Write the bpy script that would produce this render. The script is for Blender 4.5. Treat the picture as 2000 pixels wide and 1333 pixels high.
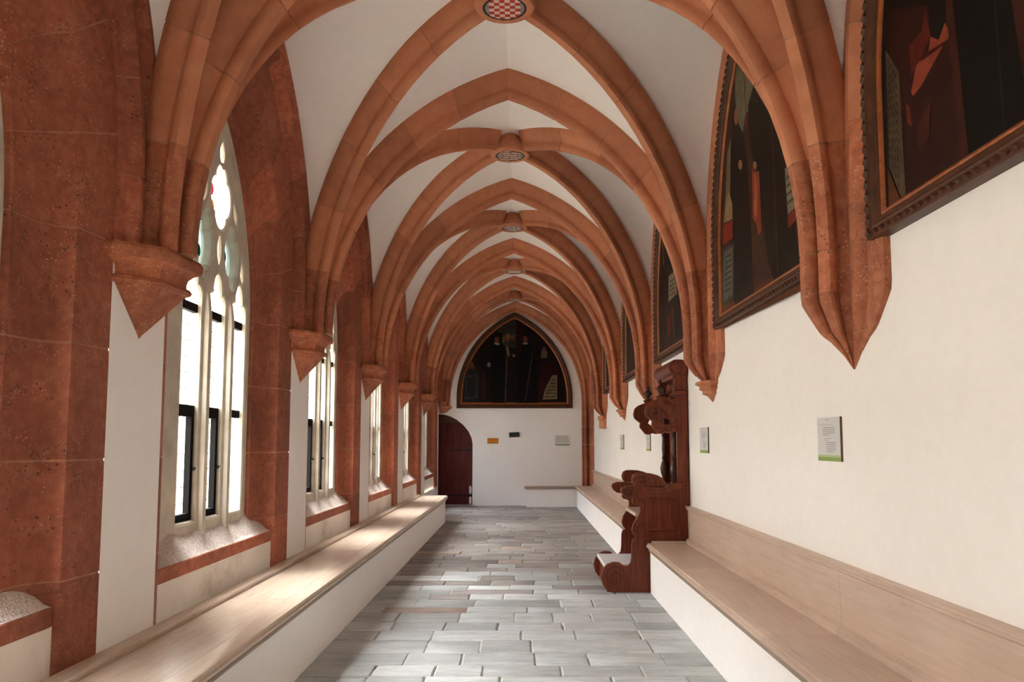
import bpy, bmesh, math, random
from mathutils import Vector
random.seed(7)
SC = bpy.context.scene
COL = SC.collection
for o in list(bpy.data.objects):
    bpy.data.objects.remove(o)
pi = math.pi

# ------------------------------------------------------------------ camera
H_EYE, F_PX, PITCH, CX, CY = 1.6, 1550.0, math.radians(4.9), 1017.0, 732.0
cam_d = bpy.data.cameras.new('camera')
cam = bpy.data.objects.new('camera', cam_d)
COL.objects.link(cam)
cam.location = (0, 0, H_EYE)
cam.rotation_euler = (pi / 2 + PITCH, 0, 0)
cam_d.sensor_width = 36.0
cam_d.lens = F_PX / 2000 * 36.0
cam_d.shift_x = -(CX - 1000) / 2000
cam_d.shift_y = (CY - 666.5) / 2000
cam_d.clip_start = 0.05
SC.camera = cam

# ------------------------------------------------------------------ sky and exposure
SC.view_settings.view_transform = 'Standard'
SC.view_settings.look = 'None'
SC.view_settings.gamma = 1.0
SC.view_settings.use_curve_mapping = False
SC.view_settings.exposure = 0.5
world = bpy.data.worlds.new('overcast_sky')
SC.world = world
world.use_nodes = True
bg = world.node_tree.nodes['Background']
bg.inputs[0].default_value = (0.95, 0.985, 1.04, 1)
wn = world.node_tree.nodes; wlk = world.node_tree.links
# overcast sky: three times brighter at the zenith than at the horizon
w_tc = wn.new('ShaderNodeTexCoord'); w_sep = wn.new('ShaderNodeSeparateXYZ'); w_mr = wn.new('ShaderNodeMapRange')
wlk.new(w_tc.outputs['Generated'], w_sep.inputs[0]); wlk.new(w_sep.outputs['Z'], w_mr.inputs['Value'])
SKY = 37.0
w_mr.inputs['From Min'].default_value = 0.0; w_mr.inputs['From Max'].default_value = 1.0
w_mr.inputs['To Min'].default_value = SKY / 3; w_mr.inputs['To Max'].default_value = SKY
wlk.new(w_mr.outputs[0], bg.inputs[1])
# sun behind thin cloud: broad disc, steep, square to the window wall
sun_d = bpy.data.lights.new('veiled_sun', 'SUN'); sun_d.energy = 20.0; sun_d.angle = math.radians(52); sun_d.color = (1.0, 0.97, 0.92)
sun = bpy.data.objects.new('veiled_sun', sun_d); COL.objects.link(sun); sun.location = (-30, 12, 40)
sun.rotation_euler = Vector((1.0, -0.25, -1.25)).to_track_quat('-Z', 'Y').to_euler()
SC.cycles.max_bounces = 12
SC.cycles.diffuse_bounces = 8
SC.cycles.glossy_bounces = 3
SC.cycles.transparent_max_bounces = 12
SC.cycles.sample_clamp_indirect = 12.0
SC.cycles.use_denoising = True

# ------------------------------------------------------------------ layout constants (metres; x right, y along the walk, z up)
XL, XR = -2.10, 1.83
XC = -0.125
BAY, P0 = 3.2, 1.13
HB = BAY / 2
ZS, ZTOP = 2.63, 5.20
def P(k): return P0 + BAY * k
YEND = P(6)
YBACK = P(-1)
BZ_L, BZ_R = 0.53, 0.525           # bench heights
TS_L = dict(zs=3.0, s=1.56, c=0.843)   # wall arches, window side
TS_R = dict(zs=3.3, s=1.50, c=0.863)   # wall arches, picture side
OPEN = 0.27                        # wall-arch band width on the window side
SPLAY = 0.49

def ray(px, py):
    a = (px - CX) / F_PX; b = (CY - py) / F_PX
    return a, math.cos(PITCH) - b * math.sin(PITCH), math.sin(PITCH) + b * math.cos(PITCH)
def at_x(px, py, X):
    a, dy, dz = ray(px, py); t = X / a
    return t * dy, H_EYE + t * dz           # (y, z)
def at_y(px, py, Y):
    a, dy, dz = ray(px, py); t = Y / dy
    return t * a, H_EYE + t * dz            # (x, z)

# ------------------------------------------------------------------ materials
MATS = {}
def lin(c):
    return tuple(((v / 255) / 12.92 if v / 255 <= 0.04045 else ((v / 255 + 0.055) / 1.055) ** 2.4) for v in c) + (1,)
class NT:
    def __init__(s, name):
        s.m = bpy.data.materials.new(name); s.m.use_nodes = True
        s.t = s.m.node_tree; s.b = s.t.nodes['Principled BSDF']
        s.geo = s.t.nodes.new('ShaderNodeNewGeometry')
        MATS[name] = s.m
    def n(s, typ, **kw):
        nd = s.t.nodes.new(typ)
        for k, v in kw.items():
            if k.startswith('i_'):
                key = k[2:]
                nd.inputs[int(key) if key.isdigit() else key].default_value = v
            else:
                setattr(nd, k, v)
        return nd
    def l(s, a, b): s.t.links.new(a, b)
    def pos(s, scale=(1, 1, 1)):
        mp = s.n('ShaderNodeMapping'); mp.inputs['Scale'].default_value = scale
        s.l(s.geo.outputs['Position'], mp.inputs['Vector']); return mp.outputs[0]
    def noise(s, scale, detail=4, rough=0.55, vec=None):
        nd = s.n('ShaderNodeTexNoise'); nd.inputs['Scale'].default_value = scale
        nd.inputs['Detail'].default_value = detail; nd.inputs['Roughness'].default_value = rough
        s.l(vec if vec is not None else s.geo.outputs['Position'], nd.inputs['Vector']); return nd.outputs['Fac']
    def ramp(s, fac, stops):
        r = s.n('ShaderNodeValToRGB'); e = r.color_ramp.elements
        while len(e) > 1: e.remove(e[-1])
        e[0].position = stops[0][0]; e[0].color = stops[0][1]
        for p_, c_ in stops[1:]:
            k = e.new(p_); k.color = c_
        s.l(fac, r.inputs[0]); return r.outputs[0]
    def mix(s, fac, a, b, blend='MIX'):
        m = s.n('ShaderNodeMix', data_type='RGBA', blend_type=blend)
        for sock, v in ((m.inputs[0], fac), (m.inputs[6], a), (m.inputs[7], b)):
            if hasattr(v, 'links'): s.l(v, sock)
            else: sock.default_value = v
        return m.outputs[2]
    def bump(s, fac, strength, dist=0.01):
        b = s.n('ShaderNodeBump'); b.inputs['Strength'].default_value = strength
        b.inputs['Distance'].default_value = dist
        s.l(fac, b.inputs['Height']); s.l(b.outputs[0], s.b.inputs['Normal'])
    def color(s, c):
        if hasattr(c, 'links'): s.l(c, s.b.inputs['Base Color'])
        else: s.b.inputs['Base Color'].default_value = c
    def rough(s, r): s.b.inputs['Roughness'].default_value = r
    def objrand(s, lo, hi):
        oi = s.n('ShaderNodeObjectInfo'); mr = s.n('ShaderNodeMapRange')
        mr.inputs['To Min'].default_value = lo; mr.inputs['To Max'].default_value = hi
        s.l(oi.outputs['Random'], mr.inputs['Value']); return mr.outputs[0]
    def scalecol(s, col, val):
        hs = s.n('ShaderNodeHueSaturation'); s.l(col, hs.inputs['Color']); s.l(val, hs.inputs['Value']); return hs.outputs[0]

def simple(name, col, rough=0.6, noise_scale=None, amp=0.15, bump=0.0, metal=0.0, spec=0.4):
    t = NT(name); c = lin(col)
    if noise_scale:
        f = t.noise(noise_scale)
        d = tuple(v * (1 - amp) for v in c[:3]) + (1,); u = tuple(min(1, v * (1 + amp)) for v in c[:3]) + (1,)
        t.color(t.ramp(f, [(0.3, d), (0.7, u)]))
        if bump: t.bump(f, bump)
    else:
        t.color(c)
    t.rough(rough); t.b.inputs['Metallic'].default_value = metal; t.b.inputs['Specular IOR Level'].default_value = spec
    return t.m

# white limewash
t = NT('plaster')
f1 = t.noise(1.3, 5); f2 = t.noise(14, 5)
c = t.ramp(f1, [(0.3, (0.87, 0.845, 0.815, 1)), (0.7, (0.91, 0.885, 0.86, 1))])
c = t.mix(0.2, c, t.ramp(f2, [(0.35, (0.83, 0.79, 0.75, 1)), (0.65, (0.92, 0.90, 0.88, 1))]))
t.color(c); t.rough(0.9); t.bump(f2, 0.12, 0.01)
# yellowed plaster of the parapets, scuffed
t = NT('plaster_worn')
f1 = t.noise(2.2, 6, 0.65)
c = t.ramp(f1, [(0.28, (0.56, 0.49, 0.42, 1)), (0.45, (0.76, 0.71, 0.64, 1)), (0.7, (0.82, 0.78, 0.73, 1))])
t.color(c); t.rough(0.9); t.bump(f1, 0.15, 0.01)

# smooth red-tinted stone of the upper ribs
def red_stone(name, speck, gain=(1, 1, 1), lo_hi=(0.84, 1.14)):
    t = NT(name)
    f1 = t.noise(2.3, 4); f2 = t.noise(18 if speck else 9, 6, 0.65)
    if speck:
        c = t.ramp(f1, [(0.28, (0.238, 0.054, 0.029, 1)), (0.5, (0.343, 0.089, 0.049, 1)), (0.74, (0.436, 0.134, 0.078, 1))])
        c = t.mix(0.55, c, t.ramp(f2, [(0.3, (0.198, 0.041, 0.023, 1)), (0.5, (0.356, 0.093, 0.051, 1)), (0.72, (0.488, 0.181, 0.114, 1))]))
    else:
        c = t.ramp(f1, [(0.28, (0.412, 0.133, 0.074, 1)), (0.5, (0.496, 0.171, 0.096, 1)), (0.74, (0.571, 0.223, 0.128, 1))])
        c = t.mix(0.4, c, t.ramp(f2, [(0.3, (0.353, 0.105, 0.058, 1)), (0.5, (0.496, 0.171, 0.096, 1)), (0.72, (0.605, 0.258, 0.160, 1))]))
    if speck:
        v = t.n('ShaderNodeTexVoronoi'); v.inputs['Scale'].default_value = 48
        t.l(t.geo.outputs['Position'], v.inputs['Vector'])
        pale = t.ramp(v.outputs['Distance'], [(0.16, (1, 1, 1, 1)), (0.28, (0, 0, 0, 1))])
        gate = t.ramp(t.noise(7, 3), [(0.46, (0, 0, 0, 1)), (0.6, (1, 1, 1, 1))])
        pm = t.mix(1.0, pale, gate, 'MULTIPLY')
        pm = t.mix(0.8, (0, 0, 0, 1), pm)
        c = t.mix(pm, c, (0.528, 0.269, 0.174, 1))
        v2 = t.n('ShaderNodeTexVoronoi'); v2.inputs['Scale'].default_value = 38
        t.l(t.geo.outputs['Position'], v2.inputs['Vector'])
        dark = t.ramp(v2.outputs['Distance'], [(0.13, (1, 1, 1, 1)), (0.24, (0, 0, 0, 1))])
        g2 = t.ramp(t.noise(5, 3, vec=t.pos((1, 1, 1.3))), [(0.48, (0, 0, 0, 1)), (0.6, (1, 1, 1, 1))])
        dm = t.mix(1.0, dark, g2, 'MULTIPLY')
        c = t.mix(dm, c, (0.13, 0.06, 0.045, 1))
        big = t.ramp(t.noise(3.1, 7, 0.7), [(0.60, (0, 0, 0, 1)), (0.72, (0.440, 0.344, 0.299, 1))])
        c = t.mix(big, c, (0.464, 0.238, 0.163, 1))
        t.bump(t.mix(0.5, f2, dm), 0.7, 0.015)
    else:
        t.bump(f2, 0.2, 0.008)
    if speck:       # broad weathering: dark damp-stained and paler rubbed areas
        wth = t.ramp(t.noise(1.1, 6, 0.68, t.pos((1, 1, 0.7))), [(0.30, (0.62, 0.56, 0.55, 1)), (0.5, (0.98, 0.96, 0.95, 1)), (0.72, (1.28, 1.30, 1.26, 1))])
        c = t.mix(1.0, c, wth, 'MULTIPLY')
    if gain != (1, 1, 1): c = t.mix(1.0, c, gain + (1,), 'MULTIPLY')
    c = t.scalecol(c, t.objrand(*lo_hi))
    t.color(c); t.rough(0.75)
red_stone('red_stone', False, (0.97, 1.05, 0.90))
red_stone('conglomerate', True, (1.0, 1.06, 0.92), (0.76, 1.18))
red_stone('rib_conglomerate', True, (1.20, 1.45, 1.20))
# lime mortar in the stone joints
simple('mortar', (166, 112, 86), 0.9, 20, 0.2)
# cream tracery stone
t = NT('tracery_stone')
f = t.noise(5, 6)
c = t.ramp(f, [(0.3, (0.42, 0.37, 0.29, 1)), (0.7, (0.62, 0.56, 0.46, 1))])
t.color(c); t.rough(0.85); t.bump(f, 0.2, 0.01)
# pebbly sill stone
t = NT('sill_stone')
v = t.n('ShaderNodeTexVoronoi'); v.inputs['Scale'].default_value = 75
t.l(t.geo.outputs['Position'], v.inputs['Vector'])
c = t.ramp(v.outputs['Distance'], [(0.1, (0.78, 0.70, 0.62, 1)), (0.5, (0.58, 0.48, 0.41, 1)), (0.8, (0.34, 0.25, 0.21, 1))])
c = t.mix(0.4, c, t.ramp(t.noise(6, 5), [(0.3, (0.50, 0.42, 0.36, 1)), (0.7, (0.75, 0.68, 0.60, 1))]))
t.color(c); t.rough(0.9); t.bump(v.outputs['Distance'], 0.6, 0.01)
# floor slate
t = NT('slate')
f1 = t.noise(3.5, 6, 0.62, t.pos((0.6, 2.4, 1))); f2 = t.noise(22, 6, 0.65, t.pos((0.5, 1.6, 1)))
c = t.ramp(f1, [(0.3, (0.281, 0.299, 0.298, 1)), (0.5, (0.418, 0.442, 0.433, 1)), (0.72, (0.573, 0.590, 0.576, 1))])
c = t.mix(0.3, c, t.ramp(f2, [(0.3, (0.215, 0.231, 0.233, 1)), (0.7, (0.658, 0.672, 0.653, 1))]))
c = t.scalecol(c, t.objrand(0.70, 1.20))
t.color(c); t.rough(0.5); t.bump(f2, 0.35, 0.008)
t = NT('slate_warm')
f1 = t.noise(5, 6, 0.6, t.pos((0.7, 2, 1)))
t.color(t.ramp(f1, [(0.3, (0.24, 0.19, 0.155, 1)), (0.7, (0.40, 0.31, 0.25, 1))])); t.rough(0.55); t.bump(f1, 0.3, 0.008)
t = NT('slate_brown')
f1 = t.noise(4, 6, 0.62, t.pos((0.6, 2.2, 1)))
c = t.ramp(f1, [(0.3, (0.175, 0.157, 0.145, 1)), (0.5, (0.245, 0.222, 0.206, 1)), (0.72, (0.34, 0.312, 0.29, 1))])
t.color(t.scalecol(c, t.objrand(0.75, 1.2))); t.rough(0.6); t.bump(f1, 0.3, 0.008)
t = NT('floor_joint')
f1 = t.noise(2.5, 6, 0.65)
t.color(t.ramp(f1, [(0.40, (0.10, 0.09, 0.08, 1)), (0.48, (0.42, 0.40, 0.36, 1)), (0.8, (0.56, 0.53, 0.49, 1))])); t.rough(0.95)
# bleached bench wood, grain along y
def bench_wood(name, lo, md, hi, rough=0.42):
    t = NT(name)
    g = t.noise(3.0, 7, 0.6, t.pos((14, 0.9, 14))); k = t.noise(1.4, 4)
    c = t.ramp(g, [(0.25, lo), (0.5, md), (0.75, hi)])
    c = t.mix(0.35, c, t.ramp(k, [(0.3, lo), (0.7, hi)]))
    st = t.ramp(t.noise(5, 5, 0.7, t.pos((2, 0.8, 2))), [(0.63, (0, 0, 0, 1)), (0.72, (0.45, 0.45, 0.45, 1))])
    c = t.mix(st, c, (0.28, 0.19, 0.13, 1))
    c = t.scalecol(c, t.objrand(0.93, 1.06))
    t.color(c); t.rough(rough); t.bump(g, 0.08, 0.003)
bench_wood('bench_wood', (0.47, 0.335, 0.255, 1), (0.58, 0.435, 0.345, 1), (0.66, 0.52, 0.43, 1))
bench_wood('bench_wood_pale', (0.46, 0.345, 0.25, 1), (0.55, 0.43, 0.33, 1), (0.62, 0.51, 0.41, 1), 0.27)
bench_wood('bench_edge', (0.24, 0.16, 0.11, 1), (0.34, 0.235, 0.165, 1), (0.45, 0.33, 0.245, 1))
# dark polished stall wood, grain along z
def dark_wood(name, lo, hi, rough, vec, spec=0.22):
    t = NT(name)
    g = t.noise(3, 6, 0.6, t.pos(vec))
    t.color(t.ramp(g, [(0.3, lo), (0.7, hi)])); t.rough(rough); t.bump(g, 0.08, 0.004); t.b.inputs['Specular IOR Level'].default_value = spec
dark_wood('stall_wood', (0.08, 0.015, 0.008, 1), (0.19, 0.043, 0.019, 1), 0.36, (12, 12, 1.2))
dark_wood('stall_carving', (0.09, 0.018, 0.009, 1), (0.21, 0.05, 0.022, 1), 0.34, (10, 10, 1.5))
dark_wood('stall_dark', (0.035, 0.014, 0.009, 1), (0.07, 0.026, 0.016, 1), 0.3, (10, 10, 2))
dark_wood('door_wood', (0.07, 0.015, 0.013, 1), (0.16, 0.034, 0.03, 1), 0.65, (12, 12, 0.8))
dark_wood('lintel_wood', (0.07, 0.04, 0.02, 1), (0.13, 0.075, 0.04, 1), 0.6, (1, 10, 10))
dark_wood('frame_wood', (0.045, 0.016, 0.008, 1), (0.105, 0.038, 0.017, 1), 0.42, (9, 3, 3))
dark_wood('frame_carved', (0.04, 0.015, 0.007, 1), (0.095, 0.036, 0.015, 1), 0.45, (9, 5, 5))
simple('gilt', (150, 84, 42), 0.4, 30, 0.25, 0.1, 0.35)
simple('iron', (14, 13, 13), 0.85, spec=0.12)
simple('iron_dark', (34, 26, 24), 0.6, 30, 0.2)
simple('lead', (120, 105, 92), 0.6)
simple('red_edge_paint', (150, 70, 46), 0.6)
simple('black_print', (22, 20, 20), 0.4)
simple('white_enamel', (226, 220, 212), 0.5)
simple('panel_grey', (205, 205, 204), 0.45)
simple('panel_edge', (92, 64, 52), 0.5)
simple('panel_green', (128, 152, 62), 0.45)
simple('panel_green_pale', (170, 188, 128), 0.45)
simple('print_grey', (120, 120, 126), 0.6)
simple('print_pale', (170, 166, 150), 0.6)
simple('sign_yellow', (214, 136, 22), 0.5)
simple('sign_border', (120, 52, 16), 0.5)
simple('boss_red', (176, 30, 34), 0.5, 20, 0.12)
simple('boss_white', (214, 190, 168), 0.6, 20, 0.1)
simple('boss_grey', (124, 124, 122), 0.6, 20, 0.15)
simple('boss_brown', (96, 56, 52), 0.6, 20, 0.15)
simple('boss_black', (28, 24, 24), 0.6)
simple('outer_gravel', (150, 146, 128), 0.9, 3, 0.2)  # unseen gravel, neutral tone chosen so bounced daylight stays free of green
simple('outer_wall', (214, 206, 190), 0.9, 2, 0.08)
simple('roof_tile', (150, 82, 60), 0.9, 4, 0.2)
# picture pigments (flat painted areas)
PIG = {}
def pig(rgb):
    if rgb not in PIG:
        PIG[rgb] = simple('pigment_%d_%d_%d' % rgb, rgb, 0.55, 9, 0.28, spec=0.10)
    return PIG[rgb]
# leaded glass: part clear, part scattering
def glass(name, tint, clear):
    m = bpy.data.materials.new(name); m.use_nodes = True; nt = m.node_tree; nt.nodes.clear()
    out = nt.nodes.new('ShaderNodeOutputMaterial'); mx = nt.nodes.new('ShaderNodeMixShader')
    tr = nt.nodes.new('ShaderNodeBsdfTransparent'); tl = nt.nodes.new('ShaderNodeBsdfTranslucent')
    tr.inputs[0].default_value = tint; tl.inputs[0].default_value = tint
    mx.inputs[0].default_value = 1 - clear
    nt.links.new(tr.outputs[0], mx.inputs[1]); nt.links.new(tl.outputs[0], mx.inputs[2]); nt.links.new(mx.outputs[0], out.inputs[0])
    MATS[name] = m
glass('glass_clear', (0.94, 0.94, 0.94, 1), 0.82)
glass('glass_dimmed', (0.50, 0.53, 0.58, 1), 0.8)  # added tint, lets less daylight through the last window
glass('glass_green', (0.003, 0.030, 0.008, 1), 0.6)
glass('glass_yellow', (0.045, 0.034, 0.0012, 1), 0.6)
glass('glass_red', (0.036, 0.0022, 0.004, 1), 0.6)
glass('glass_pale', (0.036, 0.045, 0.042, 1), 0.6)
glass('glass_orange', (0.045, 0.012, 0.0012, 1), 0.6)

def M(n): return MATS[n] if isinstance(n, str) else n

# ------------------------------------------------------------------ mesh helpers
def make_mesh(name, verts, faces, mats, fmat=None, smooth=None, recalc=True):
    me = bpy.data.meshes.new(name)
    me.from_pydata([tuple(v) for v in verts], [], faces)
    if not isinstance(mats, (list, tuple)): mats = [mats]
    for m in mats: me.materials.append(M(m))
    if fmat:
        me.polygons.foreach_set('material_index', fmat)
    if recalc or smooth:
        bm = bmesh.new(); bm.from_mesh(me)
        if recalc: bmesh.ops.recalc_face_normals(bm, faces=bm.faces)
        if smooth:
            for f_ in bm.faces: f_.smooth = True
            for e in bm.edges:
                if len(e.link_faces) == 2 and e.calc_face_angle(0) > math.radians(smooth): e.smooth = False
        bm.to_mesh(me); bm.free()
    return me
def link(name, me, parent=None, loc=None, rotz=None):
    o = bpy.data.objects.new(name, me); COL.objects.link(o)
    if parent is not None: o.parent = parent
    if loc is not None: o.location = loc
    if rotz: o.rotation_euler[2] = rotz
    return o
def tag(o, label=None, cat=None, group=None, kind=None):
    if label: o['label'] = label
    if cat: o['category'] = cat
    if group: o['group'] = group
    if kind: o['kind'] = kind
    return o
def empty(name, loc=(0, 0, 0)):
    o = bpy.data.objects.new(name, None); COL.objects.link(o); o.location = loc
    o.empty_display_size = 0.1
    return o

class MB:
    """collects polygons of one mesh"""
    def __init__(s): s.v = []; s.f = []; s.fm = []
    def add(s, verts, faces, mi=0):
        k = len(s.v); s.v += [tuple(q) for q in verts]
        for f_ in faces: s.f.append(tuple(i + k for i in f_)); s.fm.append(mi)
        return s
    def box(s, x0, x1, y0, y1, z0, z1, mi=0, bev=0.0):
        if bev <= 0:
            vs = [(x, y, z) for x in (x0, x1) for y in (y0, y1) for z in (z0, z1)]
            return s.add(vs, [(0, 1, 3, 2), (4, 6, 7, 5), (0, 4, 5, 1), (2, 3, 7, 6), (0, 2, 6, 4), (1, 5, 7, 3)], mi)
        bm = bmesh.new(); bmesh.ops.create_cube(bm, size=1)
        for w in bm.verts:
            w.co = Vector(((x0 + x1) / 2 + w.co.x * (x1 - x0), (y0 + y1) / 2 + w.co.y * (y1 - y0), (z0 + z1) / 2 + w.co.z * (z1 - z0)))
        bmesh.ops.bevel(bm, geom=list(bm.edges), offset=bev, segments=1, affect='EDGES', profile=0.5)
        return s.bm(bm, mi)
    def bm(s, bm, mi=0):
        bm.verts.index_update()
        s.add([w.co[:] for w in bm.verts], [[w.index for w in f_.verts] for f_ in bm.faces], mi); bm.free(); return s
    def prism(s, poly, fn, a, b, mi=0):
        """polygon [(p,q)] carried by fn(p,q,t) from t=a to t=b"""
        n = len(poly)
        vs = [fn(p, q, a) for p, q in poly] + [fn(p, q, b) for p, q in poly]
        fs = [tuple(range(n)), tuple(range(2 * n - 1, n - 1, -1))] + [(i, (i + 1) % n, n + (i + 1) % n, n + i) for i in range(n)]
        return s.add(vs, fs, mi)
    def loft(s, rings, mi=0, cap=True):
        n = len(rings[0]); vs = [q for r in rings for q in r]; fs = []
        for j in range(len(rings) - 1):
            for i in range(n):
                fs.append((j * n + i, j * n + (i + 1) % n, (j + 1) * n + (i + 1) % n, (j + 1) * n + i))
        if cap: fs += [tuple(range(n)), tuple(range((len(rings) - 1) * n, len(rings) * n))]
        return s.add(vs, fs, mi)
    def lathe(s, prof, cx, cy, n=16, mi=0, axis='z', base=0.0):
        rings = []
        for r, h in prof:
            ring = []
            for i in range(n):
                a = 2 * pi * i / n
                if axis == 'z': ring.append((cx + r * math.cos(a), cy + r * math.sin(a), h))
                elif axis == 'y': ring.append((cx + r * math.cos(a), h, cy + r * math.sin(a)))
                else: ring.append((h, cx + r * math.cos(a), cy + r * math.sin(a)))
            rings.append(ring)
        return s.loft(rings, mi)
    def tube(s, pts, r, n=8, mi=0):
        rings = []
        for i, p in enumerate(pts):
            p = Vector(p)
            d = (Vector(pts[min(i + 1, len(pts) - 1)]) - Vector(pts[max(i - 1, 0)])).normalized()
            u = d.orthogonal().normalized() if i == 0 else (u0 - d * u0.dot(d)).normalized()
            u0 = u; w = d.cross(u); rr = r[i] if isinstance(r, (list, tuple)) else r
            rings.append([tuple(p + u * math.cos(2 * pi * k / n) * rr + w * math.sin(2 * pi * k / n) * rr) for k in range(n)])
        return s.loft(rings, mi)
    def build(s, name, mats, parent=None, smooth=None, loc=None):
        return link(name, make_mesh(name, s.v, s.f, mats, s.fm, smooth), parent, loc)

# ------------------------------------------------------------------ pointed arch sweep
class Arc:
    """half of a pointed arch in a vertical plane. o: spring point (x,y); d: unit direction towards the crown; s half span, c centre offset"""
    def __init__(s, o, d, sp, c, zs, side=1):
        s.o = Vector((o[0], o[1])); s.d = Vector(d).normalized(); s.p = Vector((-s.d.y, s.d.x)) * side
        s.s = sp; s.c = c; s.R = sp + c; s.zs = zs
    def length(s): return s.R * math.acos(s.c / s.R)
    def pt(s, t, u, v):
        """t in 0..1 along the curve (below 0: metres down the straight), u across, v inwards"""
        if t <= 0:
            q = s.o + s.d * v + s.p * u
            return (q.x, q.y, s.zs + t)
        R = s.R - v; ph = t * math.acos(min(1, s.c / R))
        q = s.o + s.d * (s.s + s.c - R * math.cos(ph)) + s.p * u
        return (q.x, q.y, s.zs + R * math.sin(ph))
    def sweep(s, prof, t0, t1, n):
        ts = [t0 + (t1 - t0) * i / n for i in range(n + 1)]
        return [[s.pt(t_, u, v) for u, v in prof] for t_ in ts]
def c_for(sp, H): return (H * H - sp * sp) / (2 * sp)

def mirror(half):      # half profile from root (u>0) to nose
    return half + [(-u, v) for u, v in reversed(half)]
RIB = mirror([(0.132, -0.06), (0.132, 0.012), (0.112, 0.046), (0.083, 0.082), (0.060, 0.104), (0.046, 0.120), (0.043, 0.138), (0.050, 0.154), (0.056, 0.174), (0.052, 0.204), (0.038, 0.222)])
DRIB = mirror([(0.108, -0.06), (0.108, 0.010), (0.090, 0.040), (0.066, 0.072), (0.048, 0.092), (0.038, 0.106), (0.036, 0.122), (0.042, 0.137), (0.047, 0.155), (0.044, 0.180), (0.032, 0.196)])
def shrink(prof, e=0.004):
    return [(u - math.copysign(e, u), v - e if v > 0.1 else v) for u, v in prof]

def arch_pieces(arc, prof, z_low, t_end, step, gap=0.010, nseg=3, first=None):
    """list of (mesh verts rings, mean height) for the stones of one arch leg"""
    out = []
    L = arc.length()
    if z_low < arc.zs - 0.02:
        Ls = arc.zs - z_low; n = max(1, round(Ls / step))
        for i in range(n):
            a = -Ls + Ls * i / n + gap / 2; b = -Ls + Ls * (i + 1) / n - gap / 2
            out.append((arc.sweep(prof, a, b, 1), arc.zs + (a + b) / 2))
    n = max(1, round(L * t_end / step))
    for i in range(n):
        a = t_end * i / n + gap / 2 / L; b = t_end * (i + 1) / n - (gap / 2 / L if i < n - 1 or t_end < 1 else 0.0)
        out.append((arc.sweep(prof, a, b, nseg), arc.pt((a + b) / 2, 0, 0.1)[2]))
    return out
def mortar_rings(arc, prof, z_low, t_end):
    rings = []
    if z_low < arc.zs - 0.02: rings.append([arc.pt(z_low - arc.zs + 0.004, u, v) for u, v in prof])
    rings += arc.sweep(prof, 0.0, t_end, 18)
    return rings
VOUSS = {}
def put_arch(parent, key, arcs, prof, z_low, t_end, step, stone='red_stone', low_stone='rib_conglomerate', z_change=3.3, sm=32):
    """stones and mortar of an arch under parent; arcs are local to parent; meshes shared through key"""
    if key not in VOUSS:
        lst = []
        for a, zl in zip(arcs, z_low):
            for rings, zm in arch_pieces(a, prof, zl, t_end, step):
                m = MB().loft(rings)
                lst.append(('voussoir', make_mesh('voussoir', m.v, m.f, low_stone if zm < z_change else stone, None, sm)))
            m = MB().loft(mortar_rings(a, shrink(prof), zl, t_end))
            lst.append(('mortar_joint', make_mesh('mortar_joint', m.v, m.f, 'mortar', None, sm)))
        VOUSS[key] = lst
    for nm, me in VOUSS[key]:
        link(nm, me, parent)

# ------------------------------------------------------------------ ceiling: the rib vault's white webs
S_T = 1.907; H_T = ZTOP - ZS; C_T = c_for(S_T, H_T)
S_D = math.hypot(S_T, HB); C_D = c_for(S_D, H_T)
def resample(pts, n):
    L = [0]
    for i in range(1, len(pts)): L.append(L[-1] + (Vector(pts[i]) - Vector(pts[i - 1])).length)
    out = []; j = 0
    for k in range(n + 1):
        d = L[-1] * k / n
        while j < len(L) - 2 and L[j + 1] < d: j += 1
        f_ = (d - L[j]) / max(1e-9, L[j + 1] - L[j])
        out.append(Vector(pts[j]).lerp(Vector(pts[j + 1]), min(1, max(0, f_))))
    return out
def diag_arc(yc, sx, sy):
    o = (XC + sx * S_T, yc + sy * HB)
    return Arc(o, (-sx * S_T, -sy * HB), S_D, C_D, ZS)
web = MB()
NW, MW = 26, 8
for k in range(-1, 6):
    yc = P(k) + HB
    for sx in (-1, 1):
        for sy in (-1, 1):
            dg = diag_arc(yc, sx, sy)
            dcur = [Vector(dg.pt(i / NW, 0, 0)) for i in range(NW + 1)]
            tr = Arc((XC + sx * S_T, yc + sy * HB), (-sx, 0), S_T, C_T, ZS)
            tcur = [Vector(tr.pt(i / NW, 0, 0)) for i in range(NW + 1)]
            W = TS_L if sx < 0 else TS_R
            xw = XL + 0.03 if sx < 0 else XR - 0.03
            wa = Arc((xw, yc + sy * W['s']), (0, -sy), W['s'], W['c'], W['zs'])
            wcur = resample([wa.pt(ZS - W['zs'], 0, 0)] + [wa.pt(i / 40, 0, 0) for i in range(41)], NW)
            for other in (tcur, wcur):
                base = len(web.v)
                for i in range(NW + 1):
                    for j in range(MW + 1):
                        f_ = j / MW
                        q = dcur[i].lerp(other[i], f_)
                        q = Vector((q.x, q.y, q.z + 0.05 * math.sin(pi * f_) * (i / NW)))   # webs bulge slightly
                        web.v.append(q[:])
                for i in range(NW):
                    for j in range(MW):
                        a = base + i * (MW + 1) + j
                        web.f.append((a, a + 1, a + MW + 2, a + MW + 1)); web.fm.append(0)
ceil = web.build('ceiling', 'plaster', None, 30)
tag(ceil, kind='structure', label='white plastered rib vault webs over the cloister walk')
roof = MB().box(XL - 0.7, XR + 0.5, YBACK - 0.3, YEND + 0.3, 6.05, 6.2).build('roof', 'roof_tile')  # unseen slab added over the vault to stop daylight leaks
tag(roof, kind='structure')

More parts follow.
